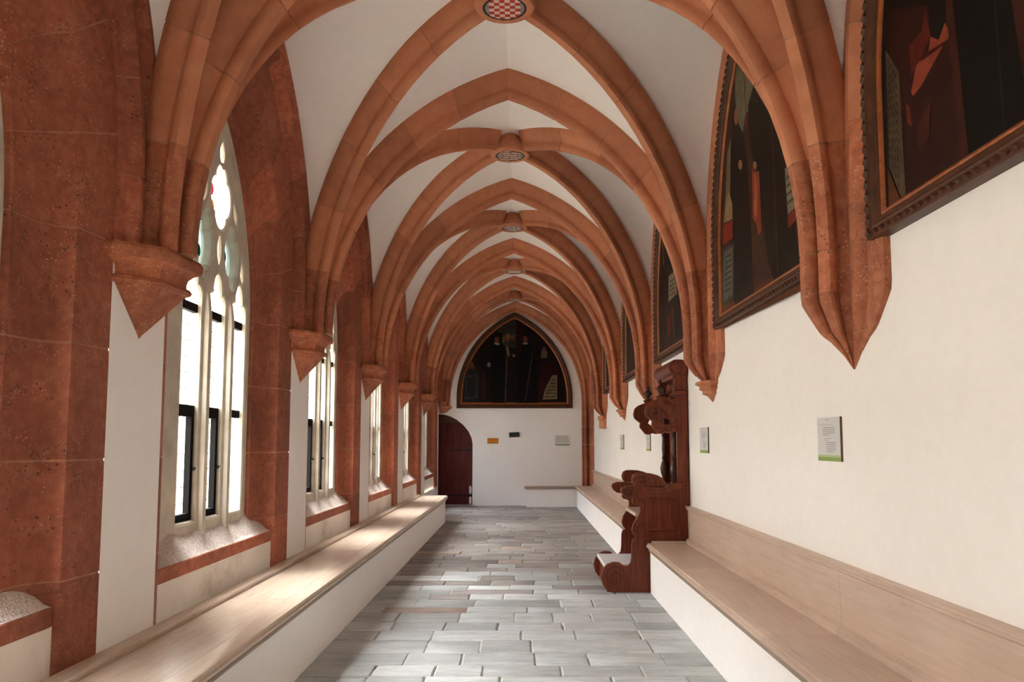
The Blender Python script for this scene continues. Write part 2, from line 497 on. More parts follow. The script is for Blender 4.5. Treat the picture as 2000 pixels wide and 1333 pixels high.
# ------------------------------------------------------------------ walls
def half_span_at(W, off, z):
    h = z - W['zs']
    if h <= 0: return W['s'] - off
    R = W['s'] + W['c'] - off
    return max(0.0, math.sqrt(max(0, R * R - h * h)) - W['c'])
wl = MB()
def lw(y, z): return (XL, y, z)
for k in range(-1, 6):
    yc = P(k) + HB; off = OPEN
    R = TS_L['s'] + TS_L['c'] - off; zap = TS_L['zs'] + math.sqrt(R * R - TS_L['c'] ** 2)
    zs_ = [-0.1, TS_L['zs']] + [TS_L['zs'] + (zap - TS_L['zs']) * math.sin(pi / 2 * i / 14) for i in range(1, 15)]
    wl.add([lw(yc - 1.3, -0.1), lw(yc + 1.3, -0.1), lw(yc + 1.3, 0.5), lw(yc - 1.3, 0.5)], [(0, 1, 2, 3)])
    for sy in (-1, 1):
        for a, b in zip(zs_[:-1], zs_[1:]):
            wl.add([lw(yc + sy * HB, a), lw(yc + sy * half_span_at(TS_L, off, a), a), lw(yc + sy * half_span_at(TS_L, off, b), b), lw(yc + sy * HB, b)], [(0, 1, 2, 3)])
    wl.add([lw(P(k), zap), lw(P(k + 1), zap), lw(P(k + 1), 6.1), lw(P(k), 6.1)], [(0, 1, 2, 3)])
wl.box(XL - 0.75, XL - 0.002, P(5) + HB + 1.34, YEND - 0.002, -0.1, 6.1)        # unseen stub added to block daylight leaking into the door recess
tag(wl.build('wall_left', 'plaster'), kind='structure', label='white plastered piers of the window wall')
wr = MB().box(XR, XR + 0.4, YBACK - 0.2, YEND + 0.3, -0.1, 6.1)
tag(wr.build('wall_right', 'plaster'), kind='structure', label='white plastered wall hung with large paintings')
wb = MB().box(XL - 0.5, XR + 0.4, YBACK - 0.3, YBACK, -0.1, 6.1)
tag(wb.build('wall_near', 'plaster'), kind='structure')

# far wall with the arched door recess
DEPTH = 0.32
dc = [at_y(px, py, YEND) for px, py in [(923, 990), (923, 868), (921, 856), (915, 843), (905, 831), (893, 821), (880, 814), (866, 810), (850, 809), (838, 809)]]
dc[0] = (dc[1][0], 0.0)
XD = -2.34
dc.append((XD, dc[-1][1])); dc.append((XD, 0.0))
wf = MB()
zt = max(z for _, z in dc)
xr_open = dc[0][0]
def wy(x, z): return (x, YEND, z)
wf.add([wy(xr_open, -0.1), wy(XR, -0.1), wy(XR, zt), wy(xr_open, zt)], [(0, 1, 2, 3)])
wf.add([wy(-2.6, zt), wy(XR, zt), wy(XR, 6.1), wy(-2.6, 6.1)], [(0, 1, 2, 3)])
wf.add([wy(-2.6, -0.1), wy(XD, -0.1), wy(XD, zt), wy(-2.6, zt)], [(0, 1, 2, 3)])
top = dc[1:-2]
for (xa, za), (xb, zb) in zip(top[:-1], top[1:]):
    wf.add([wy(xa, za), wy(xb, zb), wy(xb, zt), wy(xa, zt)], [(0, 1, 2, 3)])
for (xa, za), (xb, zb) in zip(dc[:-1], dc[1:]):
    wf.add([(xa, YEND, za), (xb, YEND, zb), (xb, YEND + DEPTH, zb), (xa, YEND + DEPTH, za)], [(0, 1, 2, 3)])
wf.add([(-3.0, YEND + DEPTH + 0.02, -0.1), (XR, YEND + DEPTH + 0.02, -0.1), (XR, YEND + DEPTH + 0.02, 6.1), (-3.0, YEND + DEPTH + 0.02, 6.1)], [(0, 1, 2, 3)])
tag(wf.build('wall_far', 'plaster'), kind='structure', label='white plastered end wall with arched door recess')

# ------------------------------------------------------------------ floor of slate setts
floor = MB().box(XL - 0.6, XR, YBACK - 0.2, YEND + 0.4, -0.15, -0.012).build('floor', 'floor_joint')
tag(floor, kind='structure', label='floor paved with rows of grey slate setts')
XF0, XF1 = -1.55, 1.42
def stone_into(mb, x0, x1, y0, y1):
    j = lambda a: random.uniform(-a, a)
    g = 0.0045
    z = 0.0 + j(0.003); tz = j(0.003)
    base = [(x0 + g + j(.004), y0 + g + j(.007)), (x1 - g + j(.004), y0 + g + j(.007)), (x1 - g + j(.004), y1 - g + j(.007)), (x0 + g + j(.004), y1 - g + j(.007))]
    # mid points make long edges uneven
    pts = []
    for i in range(4):
        a, b = base[i], base[(i + 1) % 4]
        pts.append(a); pts.append(((a[0] + b[0]) / 2 + j(.004), (a[1] + b[1]) / 2 + j(.007)))
    cx, cy = (x0 + x1) / 2, (y0 + y1) / 2
    ring = lambda e, zz: [(cx + (px - cx) * (1 - e / (abs(x1 - x0) / 2)), cy + (py - cy) * (1 - e / (abs(y1 - y0) / 2)), zz) for px, py in pts]
    mb.loft([ring(0, -0.03), ring(0.001, z - 0.007), ring(0.011, z + tz)])
rows = []
y = 1.2
while y < YEND - 0.05:
    h = random.uniform(0.245, 0.40)
    h = min(h, YEND - y) if YEND - y - h > 0.15 else YEND - y
    rows.append((y, y + h)); y += h
far_mb = MB(); far_any = False; n_st = 0
for (ya, yb) in rows:
    x0 = XF0 if yb < 16.35 else XL - 0.25
    x = x0 - random.uniform(0, 0.25)
    while x < XF1 - 0.02:
        w = random.choice([random.uniform(0.30, 0.52), random.uniform(0.38, 0.62), random.uniform(0.5, 0.95)])
        xe = min(x + w, XF1)
        if XF1 - xe < 0.14: xe = XF1
        xa = max(x, x0)
        if xe - xa > 0.05:
            if yb < 5.25 or n_st >= 299:
                stone_into(far_mb, xa, xe, ya, yb); far_any = True
            else:
                m = MB(); stone_into(m, xa, xe, ya, yb)
                warm = random.random() < 0.035
                brown = random.random() < (ya - 7.9) / 3.4
                if xa < 0.52 < xe and ya < 17.96 < yb: warm = True
                m.build('paving_stone', 'slate_warm' if warm else ('slate_brown' if brown else 'slate'), floor, 35); n_st += 1
        x = xe
if far_any:
    tag(far_mb.build('paving_stones', 'slate', floor, 35), kind='stuff')

# ------------------------------------------------------------------ windows of the left wall
ZW, S_IN, C_IN, O_IN = 2.63, 0.66, 1.31, 0.63       # inner window arch, lower than the wall arch
class JambArc:
    """reveal of a window: outer edge follows the wall arch, inner edge the lower window arch"""
    def __init__(s, sy):
        s.sy = sy; s.zs = ZW
        s.R0 = TS_L['s'] - OPEN + TS_L['c']; s.s0 = TS_L['s'] - OPEN; s.a0 = math.acos(TS_L['c'] / s.R0)
        s.R1 = S_IN + C_IN; s.a1 = math.acos(C_IN / s.R1)
        s.L0 = TS_L['zs'] - ZW; s.LA = s.R0 * s.a0
    def length(s): return s.L0 + s.LA
    def outer(s, t):
        d = t * (s.L0 + s.LA)
        if d < s.L0: return s.s0, ZW + d
        ph = (d - s.L0) / s.R0
        return s.R0 * math.cos(ph) - TS_L['c'], TS_L['zs'] + s.R0 * math.sin(ph)
    def inner(s, t):
        ph = t * s.a1
        return s.R1 * math.cos(ph) - C_IN, ZW + s.R1 * math.sin(ph)
    def pt(s, t, u, v):
        if t <= 0: return (u, s.sy * (s.s0 - v), ZW + t)
        w = v / O_IN
        a, b = s.outer(t), s.inner(t)
        return (u, s.sy * max(0.0, a[0] + (b[0] - a[0]) * w), a[1] + (b[1] - a[1]) * w)
    def sweep(s, prof, t0, t1, n):
        return [[s.pt(t0 + (t1 - t0) * i / n, u, v) for u, v in prof] for i in range(n + 1)]
def jamb_profile(far):
    if far: pts = [(-0.03, -0.004), (0.002, 0.0), (-0.004, 0.05), (-0.013, 0.19), (-0.018, 0.270), (-0.027, 0.288), (-0.080, 0.297), (-0.118, 0.322), (-0.144, 0.372), (-0.157, 0.44), (-0.162, 0.53), (-0.158, 0.570), (-0.166, 0.582), (-0.185, 0.586), (-0.20, 0.625), (-0.32, 0.64)]
    else: pts = [(-0.03, -0.004), (0.002, 0.0), (-0.012, 0.06), (-0.03, 0.085), (-0.05, 0.10), (-0.12, 0.18), (-0.18, 0.27), (-0.20, 0.33), (-0.21, 0.45), (-0.22, 0.62), (-0.32, 0.64)]
    back = [(-0.32, 0.50), (-0.27, 0.34), (-0.16, 0.04), (-0.08, -0.03)] if not far else [(-0.32, 0.50), (-0.22, 0.40), (-0.15, 0.2), (-0.08, -0.03)]
    return pts + back           # (u = out of the wall, v = towards the opening)
FORM_L = [(-0.03, -0.04), (0.085, -0.04), (0.10, 0.0), (0.10, 0.03), (0.085, 0.055), (0.05, 0.075), (0.045, 0.105), (0.06, 0.125), (0.085, 0.145), (0.088, 0.185), (0.065, 0.21), (0.03, 0.225), (0.02, 0.262), (0.0, 0.272), (-0.03, 0.272)]
def win_arc(off, sy, x=0.0):
    """wall-arch half, local to the window's base point (0, yc, 0)"""
    s_ = TS_L['s'] - off
    return Arc((x, sy * s_), (0, -sy), s_, TS_L['c'], TS_L['zs'], side=1 if sy > 0 else -1)
def curve_plate(name, splines, half, bevel):
    cu = bpy.data.curves.new(name, 'CURVE'); cu.dimensions = '2D'; cu.fill_mode = 'BOTH'
    cu.extrude = half - bevel; cu.bevel_depth = bevel; cu.bevel_resolution = 1; cu.offset = -bevel
    for pts in splines:
        sp = cu.splines.new('POLY'); sp.points.add(len(pts) - 1)
        for i, (a, b) in enumerate(pts): sp.points[i].co = (a, b, 0, 1)
        sp.use_cyclic_u = True
    ob = bpy.data.objects.new(name + '_tmp', cu); COL.objects.link(ob)
    bpy.context.view_layer.update()
    me = bpy.data.meshes.new_from_object(ob.evaluated_get(bpy.context.evaluated_depsgraph_get()))
    bpy.data.objects.remove(ob); bpy.data.curves.remove(cu)
    return me
def to_wall(me, x):       # (a,b,c) -> x + c, a, b
    for w in me.vertices:
        a, b, c_ = w.co; w.co = (x + c_, a, b)
    bm = bmesh.new(); bm.from_mesh(me); bmesh.ops.recalc_face_normals(bm, faces=bm.faces)
    for f_ in bm.faces: f_.smooth = False
    bm.to_mesh(me); bm.free()
    return me
Z_GL, Z_BAR, Z_TR = 1.06, 1.83, 2.555
LW = 0.152
def light_outline(cy, shrink_=0.0, z0=None):
    w = LW - shrink_
    pts = [(cy - w, (Z_GL if z0 is None else z0)), (cy + w, (Z_GL if z0 is None else z0)), (cy + w, 2.58)]
    # cusped head: two side lobes and a pointed top lobe
    for i in range(1, 7):
        a = -pi / 6 + (pi * 0.75) * i / 6
        pts.append((cy + w - 0.072 + 0.078 * math.cos(a), 2.645 + 0.07 * math.sin(a)))
    for i in range(0, 5):
        a = pi * 0.05 + i / 4 * pi * 0.40
        pts.append((cy + 0.078 * math.cos(a), 2.715 + 0.15 * math.sin(a)))
    half = pts[3:]
    return pts + [(2 * cy - a, b) for a, b in reversed(half)] + [(cy - w, 2.58)]
def lobed(cy, cz, rx, rz, lobes, amp, rot=0.0, n=40, ph=0.0):
    out = []
    for i in range(n):
        a = 2 * pi * i / n
        r = 1 - amp + amp * abs(math.cos(lobes * (a + ph) / 2)) ** 0.6 * 1.0
        x_, z_ = rx * r * math.cos(a), rz * r * math.sin(a)
        out.append((cy + x_ * math.cos(rot) - z_ * math.sin(rot), cz + x_ * math.sin(rot) + z_ * math.cos(rot)))
    return out
def almond(cy, cz, w, h, rot, n=12):
    out = []
    for i in range(n): t_ = -1 + 2 * i / n; out.append((w * (1 - t_ * t_), h * t_))
    for i in range(n): t_ = 1 - 2 * i / n; out.append((-w * (1 - t_ * t_), h * t_))
    return [(cy + a * math.cos(rot) - b * math.sin(rot), cz + a * math.sin(rot) + b * math.cos(rot)) for a, b in out]
def in_arc(sy, grow, i, n):
    ph = math.acos(C_IN / (S_IN + C_IN + grow)) * i / n; R = S_IN + C_IN + grow
    return (sy * (R * math.cos(ph) - C_IN), ZW + R * math.sin(ph))
outl = [(-0.93, 0.85), (-0.93, 2.5)] + [in_arc(-1, 0.06, i, 14) for i in range(15)] + [in_arc(1, 0.06, i, 14) for i in range(13, -1, -1)] + [(S_IN + 0.06, 0.85)]
PITCHW = 0.452
upper = [lobed(-0.265, 3.05, 0.15, 0.255, 4, 0.24, -0.16), lobed(0.265, 3.05, 0.15, 0.255, 4, 0.24, 0.16),
         lobed(0.0, 3.47, 0.185, 0.24, 4, 0.26, 0.0), almond(0.0, 3.81, 0.042, 0.085, 0), almond(0.0, 3.06, 0.035, 0.11, 0),
         almond(-0.485, 2.98, 0.03, 0.08, -0.3), almond(0.485, 2.98, 0.03, 0.08, 0.3), almond(-0.30, 3.42, 0.025, 0.08, -0.45), almond(0.30, 3.42, 0.025, 0.08, 0.45)]
TR_X = -0.238
tracery_me = to_wall(curve_plate('tracery', [outl] + [light_outline(c_ * PITCHW) for c_ in (-1, 0, 1)] + upper, 0.055, 0.026), TR_X)
tracery_me.materials.clear(); tracery_me.materials.append(M('tracery_stone'))
# shared window meshes
def build_poly(pts, x, mat, name):
    return make_mesh(name, [(x, a, b) for a, b in pts], [tuple(range(len(pts)))], mat, None, None, False)
GX = -0.262
WIN = []
for sy in (1, -1):
    prof = jamb_profile(sy > 0)
    arc = JambArc(sy)
    for rings, zm in arch_pieces(arc, prof, 0.40, 1.0, 0.62, 0.012, 4):
        m = MB().loft(rings); WIN.append(('jamb_stone', make_mesh('jamb_stone', m.v, m.f, 'conglomerate', None, 25)))
    m = MB().loft(mortar_rings(arc, [(u - 0.004, v - 0.003) for u, v in prof], 0.40, 1.0)); WIN.append(('mortar_joint', make_mesh('mortar_joint', m.v, m.f, 'mortar', None, 25)))
    farc = win_arc(0.0, sy)
    for rings, zm in arch_pieces(farc, FORM_L, ZS, 1.0, 0.58, 0.007, 4):
        m = MB().loft(rings); WIN.append(('arch_stone', make_mesh('arch_stone', m.v, m.f, 'conglomerate', None, 30)))
    m = MB().loft(mortar_rings(farc, [(u - 0.004, v) for u, v in FORM_L], ZS, 1.0)); WIN.append(('mortar_joint', make_mesh('mortar_joint', m.v, m.f, 'mortar', None, 30)))
WIN.append(('tracery', tracery_me))
for cy_ in (-PITCHW / 2, PITCHW / 2):     # mullion shafts standing on the sill
    sec = [(-0.285, -0.045), (-0.285, 0.045), (-0.262, 0.074), (-0.235, 0.076), (-0.215, 0.064), (-0.185, 0.040), (-0.168, 0.036), (-0.15, 0.028), (-0.15, -0.028), (-0.168, -0.036), (-0.185, -0.040), (-0.215, -0.064), (-0.235, -0.076), (-0.262, -0.074)]
    rg = lambda z, f_, w_: [(max(p, -0.30) if p < -0.2 else -0.2 + (p + 0.2) * f_, cy_ + q * w_, z) for p, q in sec]
    m = MB().loft([rg(0.93, 1, 1), rg(2.52, 1, 1), rg(2.66, 0.75, 0.85), rg(2.78, 0.2, 0.6), rg(2.86, -0.05, 0.4)])
    WIN.append(('mullion', make_mesh('mullion', m.v, m.f, 'tracery_stone', None, 40)))
# sloping sill with the feet of the mullions running into it
ys0, ys1 = -1.17, 0.985
m = MB()
for i in range(24):
    y0, y1 = ys0 + (ys1 - ys0) * i / 24, ys0 + (ys1 - ys0) * (i + 1) / 24
    def zt_(yy):
        d = min(abs(yy - PITCHW / 2), abs(yy + PITCHW / 2), abs(yy - 0.68), abs(yy + 0.68))
        return 0.05 * max(0, 1 - d / 0.12)
    r0 = [(-0.05, y0, 0.76), (-0.05, y0, 0.846), (-0.09, y0, 0.862), (-0.19, y0, 0.985 + zt_(y0)), (-0.262, y0, 1.065), (-0.33, y0, 1.065), (-0.33, y0, 0.76)]
    r1 = [(-0.05, y1, 0.76), (-0.05, y1, 0.846), (-0.09, y1, 0.862), (-0.19, y1, 0.985 + zt_(y1)), (-0.262, y1, 1.065), (-0.33, y1, 1.065), (-0.33, y1, 0.76)]
    k = len(m.v); m.v += r0 + r1
    for a in range(7):
        m.f.append((k + a, k + (a + 1) % 7, k + 7 + (a + 1) % 7, k + 7 + a)); m.fm.append(0)
WIN.append(('sill_slope', make_mesh('sill_slope', m.v, m.f, 'sill_stone', None, 40)))
m = MB(); yy = [ys0, -0.95, 0.05, ys1]
for a, b in zip(yy[:-1], yy[1:]): m.box(-0.07, -0.044, a + 0.002, b - 0.002, 0.757, 0.848, 0, 0.006)
WIN.append(('sill_edge', make_mesh('sill_edge', m.v, m.f, 'conglomerate')))
m = MB().box(-0.33, -0.052, -1.20, 1.0, 0.4, 0.758)
WIN.append(('parapet', make_mesh('parapet', m.v, m.f, 'plaster_worn')))
m = MB()
for c_ in (-1, 0, 1):
    m.box(-0.256, -0.215, c_ * PITCHW - LW - 0.02, c_ * PITCHW + LW + 0.02, Z_TR - 0.03, Z_TR + 0.03)
    m.box(-0.256, -0.215, c_ * PITCHW - LW - 0.02, c_ * PITCHW + LW + 0.02, Z_BAR - 0.03, Z_BAR + 0.03)
WIN.append(('iron_bar', make_mesh('iron_bar', m.v, m.f, 'iron')))
for c_ in (-1, 0):
    m = MB(); a, b = c_ * PITCHW - LW, c_ * PITCHW + LW
    m.box(-0.256, -0.215, a, a + 0.035, Z_GL, Z_BAR); m.box(-0.256, -0.215, b - 0.045, b, Z_GL, Z_BAR)
    m.box(-0.256, -0.215, a, b, Z_GL, Z_GL + 0.05); m.box(-0.256, -0.215, a, b, Z_BAR - 0.05, Z_BAR)
    m.tube([(-0.215, b - 0.02, 1.42), (-0.19, b - 0.02, 1.42), (-0.18, b - 0.07, 1.41)], 0.008, 6)
    WIN.append(('casement_frame', make_mesh('casement_frame', m.v, m.f, 'iron')))
for c_ in (-1, 0, 1):
    cy_ = c_ * PITCHW
    WIN.append(('glass_pane', build_poly(light_outline(cy_, -0.02), GX, 'glass_clear', 'glass_pane')))
    m = MB(); z = Z_GL + 0.115
    while z < 2.62:
        m.box(GX + 0.001, GX + 0.006, cy_ - LW, cy_ + LW, z - 0.0025, z + 0.0025); z += 0.115
    for yv in (-0.085, 0.0, 0.085): m.box(GX + 0.001, GX + 0.006, cy_ + yv - 0.0025, cy_ + yv + 0.0025, Z_GL, 2.8)
    WIN.append(('lead_came', make_mesh('lead_came', m.v, m.f, 'lead')))
    cg = {-1: 'glass_green', 0: 'glass_yellow', 1: 'glass_yellow'}[c_]
    WIN.append(('coloured_glass', build_poly(lobed(cy_ - 0.01, 2.63, 0.045, 0.06, 2, 0, 0), GX + 0.008, cg, 'coloured_glass')))
    WIN.append(('coloured_glass', build_poly(lobed(cy_ - 0.06, 2.74, 0.03, 0.045, 2, 0, 0), GX + 0.008, 'glass_red', 'coloured_glass')))
for (a, b, rx, rz, mt) in ((-0.265, 3.05, 0.18, 0.28, 'glass_pale'), (0.265, 3.05, 0.18, 0.28, 'glass_pale'), (0, 3.47, 0.21, 0.26, 'glass_clear')):
    WIN.append(('glass_pane', build_poly(lobed(a, b, rx, rz, 2, 0), GX, mt, 'glass_pane')))
for a, b in ((0, 3.81), (0, 3.06), (-0.485, 2.98), (0.485, 2.98), (-0.30, 3.42), (0.30, 3.42)):
    WIN.append(('glass_pane', build_poly(almond(a, b, 0.06, 0.13, 0), GX - 0.004, 'glass_clear', 'glass_pane')))
for a, b, mt in ((-0.03, 3.53, 'glass_red'), (-0.01, 3.40, 'glass_orange'), (-0.29, 3.07, 'glass_red'), (0.22, 3.03, 'glass_red'), (0.26, 3.07, 'glass_green'), (0.25, 2.98, 'glass_yellow'), (-0.24, 3.0, 'glass_green')):
    WIN.append(('coloured_glass', build_poly(lobed(a, b, 0.045, 0.05, 2, 0), GX + 0.008, mt, 'coloured_glass')))
WORD = {0: 'cropped at the edge of the picture', 1: 'the largest fully seen', 2: 'second along the bench', 3: 'third along the bench', 4: 'fourth along the bench', 5: 'last, by the door', -1: ''}
for k in range(-1, 6):
    w = empty('window_%d' % (k + 2), (XL, P(k) + HB, 0))
    tag(w, kind='structure', label=('pointed traceried window in red stone reveal, ' + WORD[k]) if k >= 0 else None)
    pane = None
    for nm, me in WIN:
        on_pane = nm == 'lead_came' or (nm == 'coloured_glass' and me.vertices[0].co.z < 2.85)
        o = link(nm, me, pane if on_pane else w)
        if nm == 'glass_pane': pane = o
        if k == 5 and nm == 'glass_pane':          # tint added to the last panes to dim daylight on the end wall
            o.material_slots[0].link = 'OBJECT'; o.material_slots[0].material = M('glass_dimmed')
    ld = bpy.data.lights.new('sky_portal', 'AREA'); ld.shape = 'RECTANGLE'; ld.size = 3.4; ld.size_y = 1.6
    ld.cycles.is_portal = True
    lo = bpy.data.objects.new('sky_portal', ld); COL.objects.link(lo)
    lo.location = (XL - 0.36, P(k) + HB, 2.6); lo.rotation_euler = (0, -pi / 2, 0)   # faces +x
# unseen courtyard: ground and tall opposite wall added to shape the daylight
tag(MB().box(-60, XL - 0.55, -40, 60, -0.6, -0.4).build('ground', 'outer_gravel'), kind='structure')
tag(MB().box(-21, -20, -30, 50, -0.5, 11.0).box(-25, -19.6, -30, 50, 11.0, 11.4, 1).build('exterior', ['outer_wall', 'roof_tile']), kind='structure')

# ------------------------------------------------------------------ transverse arches
ORD = {1: 'nearest', 2: 'second', 3: 'third', 4: 'fourth', 5: 'fifth', 6: 'last'}
def trans_arcs():
    return [Arc((sx * S_T, 0), (-sx, 0), S_T, C_T, ZS) for sx in (-1, 1)]
Z_SPR = 2.40          # ribs on the picture side run down to here
for k in range(1, 6):
    e = empty('transverse_arch', (XC, P(k), 0))
    tag(e, {1: 'red stone transverse arch nearest the camera, its crown out of the picture', 2: 'largest fully seen red stone transverse arch, before the wavy-striped boss',
            3: 'red stone transverse arch between the wavy-striped and the mottled grey boss', 4: 'red stone transverse arch behind the mottled grey boss',
            5: 'smallest free red stone transverse arch, in front of the last boss'}[k], 'arch', 'transverse arches of the vault')
    put_arch(e, 'trans', trans_arcs(), RIB, (ZS, Z_SPR), 1.0, 0.56)
e = empty('transverse_arch', (XC, YEND - 0.02, 0))
tag(e, 'red stone arch set against the end wall around the arched painting', 'arch')
put_arch(e, 'trans_end', trans_arcs(), RIB, (2.50, Z_SPR), 1.0, 0.56)

# ------------------------------------------------------------------ diagonal ribs
BOSSW = {0: 'a boss above the picture', 1: 'the red checkered boss', 2: 'the wavy-striped boss', 3: 'the mottled grey boss', 4: 'the pinkish boss', 5: 'the last small boss'}
for k in range(0, 6):
    yc = P(k) + HB
    for sx in (-1, 1):
        for sy in (-1, 1):
            if k == 0 and sy < 0: continue
            kk = k if sy < 0 else k + 1
            e = empty('vault_rib', (XC, yc, 0))
            side = 'window-side' if sx < 0 else 'picture-side'
            tag(e, 'red diagonal vault rib from the %s %s springing to %s' % (ORD[kk], side, BOSSW[k]), 'vault rib', 'diagonal ribs of the vault')
            a = Arc((sx * S_T, sy * HB), (-sx * S_T, -sy * HB), S_D, C_D, ZS)
            put_arch(e, ('diag', sx, sy), [a], DRIB, [ZS if sx < 0 else Z_SPR], 0.945, 0.6)

# ------------------------------------------------------------------ wall arches on the picture side
FORM_R = [(-0.03, -0.04), (0.05, -0.04), (0.07, 0.05), (0.086, 0.10), (0.088, 0.14), (0.068, 0.17), (0.036, 0.19), (0.043, 0.215), (0.045, 0.32), (0.03, 0.36), (0.0, 0.372), (-0.03, 0.372)]
FR = []
for sy in (-1, 1):
    arc = Arc((0, sy * TS_R['s']), (0, -sy), TS_R['s'], TS_R['c'], TS_R['zs'], side=-1 if sy > 0 else 1)
    for rings, zm in arch_pieces(arc, FORM_R, Z_SPR, 1.0, 0.6, 0.007, 4):
        m = MB().loft(rings); FR.append(('arch_stone', make_mesh('arch_stone', m.v, m.f, 'rib_conglomerate' if zm < 3.3 else 'red_stone', None, 30)))
    m = MB().loft(mortar_rings(arc, [(u - 0.004, v - 0.002) for u, v in FORM_R], Z_SPR, 1.0)); FR.append(('mortar_joint', make_mesh('mortar_joint', m.v, m.f, 'mortar', None, 30)))
for k in range(0, 6):
    e = empty('trim_%d' % (k + 1), (XR, P(k) + HB, 0)); tag(e, kind='structure', label='red stone wall arch around a painting')
    for nm, me in FR: link(nm, me, e)

# ------------------------------------------------------------------ corbels on the window side
PLAN = [(-0.03, -0.39), (0.03, -0.385), (0.235, -0.20), (0.26, 0.20), (0.03, 0.385), (-0.03, 0.39)]
def plan_ring(sc, z, tipp=0.0):
    return [((p * sc if p > 0 else p), a * sc, z) for p, a in PLAN]
CORB = []
m = MB().loft([plan_ring(0.97, 2.56), plan_ring(1.0, 2.575), plan_ring(1.0, 2.61), plan_ring(0.95, 2.632)]); CORB.append(('abacus', make_mesh('abacus', m.v, m.f, 'rib_conglomerate', None, 20)))
m = MB().loft([plan_ring(0.74, 2.468), plan_ring(0.73, 2.49), plan_ring(0.76, 2.52), plan_ring(0.85, 2.545), plan_ring(0.95, 2.562)]); CORB.append(('bell', make_mesh('bell', m.v, m.f, 'rib_conglomerate', None, 20)))
m = MB().loft([plan_ring(0.72, 2.425), plan_ring(0.80, 2.43), plan_ring(0.83, 2.447), plan_ring(0.79, 2.466), plan_ring(0.72, 2.474)]); CORB.append(('ring', make_mesh('ring', m.v, m.f, 'rib_conglomerate', None, 20)))
m = MB().loft([plan_ring(0.012, 2.17), plan_ring(0.04, 2.185), plan_ring(0.74, 2.43)]); CORB.append(('pendant', make_mesh('pendant', m.v, m.f, 'rib_conglomerate', None, 20)))
for k in range(1, 6):
    e = empty('corbel', (XL, P(k), 0))
    tag(e, {1: 'large red stone corbel with pointed foot beside the biggest window', 2: 'second red stone corbel on the window side, past the biggest window',
            3: 'third red stone corbel with pointed foot on the window side', 4: 'fourth small red corbel with pointed foot on the window side',
            5: 'last red corbel on the window side, beside the wooden door'}[k], 'corbel', 'window-side corbels')
    for nm, me in CORB: link(nm, me, e)

# ------------------------------------------------------------------ springers on the picture side
def springer_ribs():
    """plan sections of the five ribs that gather at a picture-side springing, local to (XR, P(k))"""
    out = []
    for d in ((-1, 0), (-S_T, HB), (-S_T, -HB)):
        dv = Vector(d).normalized(); pv = Vector((-dv.y, dv.x))
        base = Vector((XC + S_T - XR, 0.0))
        out.append([tuple(base + dv * v + pv * u) for u, v in (RIB if d == (-1, 0) else DRIB)])
    for sy in (-1, 1):
        out.append([(-u, sy * (HB - TS_R['s'] + v)) for u, v in FORM_R])
    return out
def cap_ring(w, p, z): return [(0.02, -w, z), (-p * 0.55, -w, z), (-p, -w * 0.5, z), (-p, w * 0.5, z), (-p * 0.55, w, z), (0.02, w, z)]
def springer(k, form, label):
    e = empty('springer', (XR, P(k), 0)); tag(e, label, 'corbel', 'picture-side springers')
    if form == 'point':
        steps = [(0.02, 2.0), (0.20, 2.075), (0.44, 2.15), (0.58, 2.18), (0.66, 2.205), (0.76, 2.25), (0.90, 2.315), (0.98, 2.355), (1.0, 2.40), (1.0, Z_SPR + 0.004)]
    else:
        steps = [(0.36, 2.16), (0.42, 2.19), (0.54, 2.22), (0.62, 2.235), (0.74, 2.275), (0.90, 2.335), (0.98, 2.37), (1.0, 2.40), (1.0, Z_SPR + 0.004)]
    for sec_ in springer_ribs():
        rings = [[(min(x * f_, 0.02), y_ * f_, z) for x, y_ in sec_] for f_, z in steps]
        MB().loft(rings).build('springer_stone', 'rib_conglomerate', e, 30)
    if form == 'cap':
        MB().loft([cap_ring(0.008, 0.01, 1.985), cap_ring(0.09, 0.045, 2.04), cap_ring(0.13, 0.09, 2.06), cap_ring(0.12, 0.085, 2.085), cap_ring(0.17, 0.115, 2.105), cap_ring(0.16, 0.11, 2.13), cap_ring(0.20, 0.15, 2.15), cap_ring(0.20, 0.145, 2.175)]).build('foot_stone', 'red_stone', e, 20)
    if form == 'box':
        MB().loft([cap_ring(0.17, 0.13, 1.90), cap_ring(0.17, 0.13, 2.06), cap_ring(0.20, 0.16, 2.10), cap_ring(0.20, 0.16, 2.17)]).build('foot_stone', 'red_stone', e, 20)
springer(1, 'point', 'large red stone springer tapering to a point between two paintings')
springer(2, 'cap', 'red stone springer with small stepped foot above the tall carved stall')
springer(3, 'point', 'red stone springer tapering down behind the finials of the stall')
springer(4, 'cap', 'smaller red springer with stepped foot beyond the carved stall')
springer(5, 'box', 'red springer with box-shaped foot near the end wall')
# moulded half pier in the end corner, from the bench up to the ribs
e = empty('corner_pier', (XR, YEND, 0)); tag(e, 'red moulded stone pier in the far corner above the bench', 'pier')
secs = [springer_ribs()[i] for i in (0, 2, 3)]
for z0, z1 in ((0.5, 1.0), (1.0, 1.55), (1.55, 2.0), (2.0, Z_SPR)):
    for sec_ in secs:
        MB().loft([[(min(x, 0.02), min(y_, 0.0), z) for x, y_ in sec_] for z in (z0 + 0.004, z1 - 0.003)]).build('pier_stone', 'rib_conglomerate', e, 30)
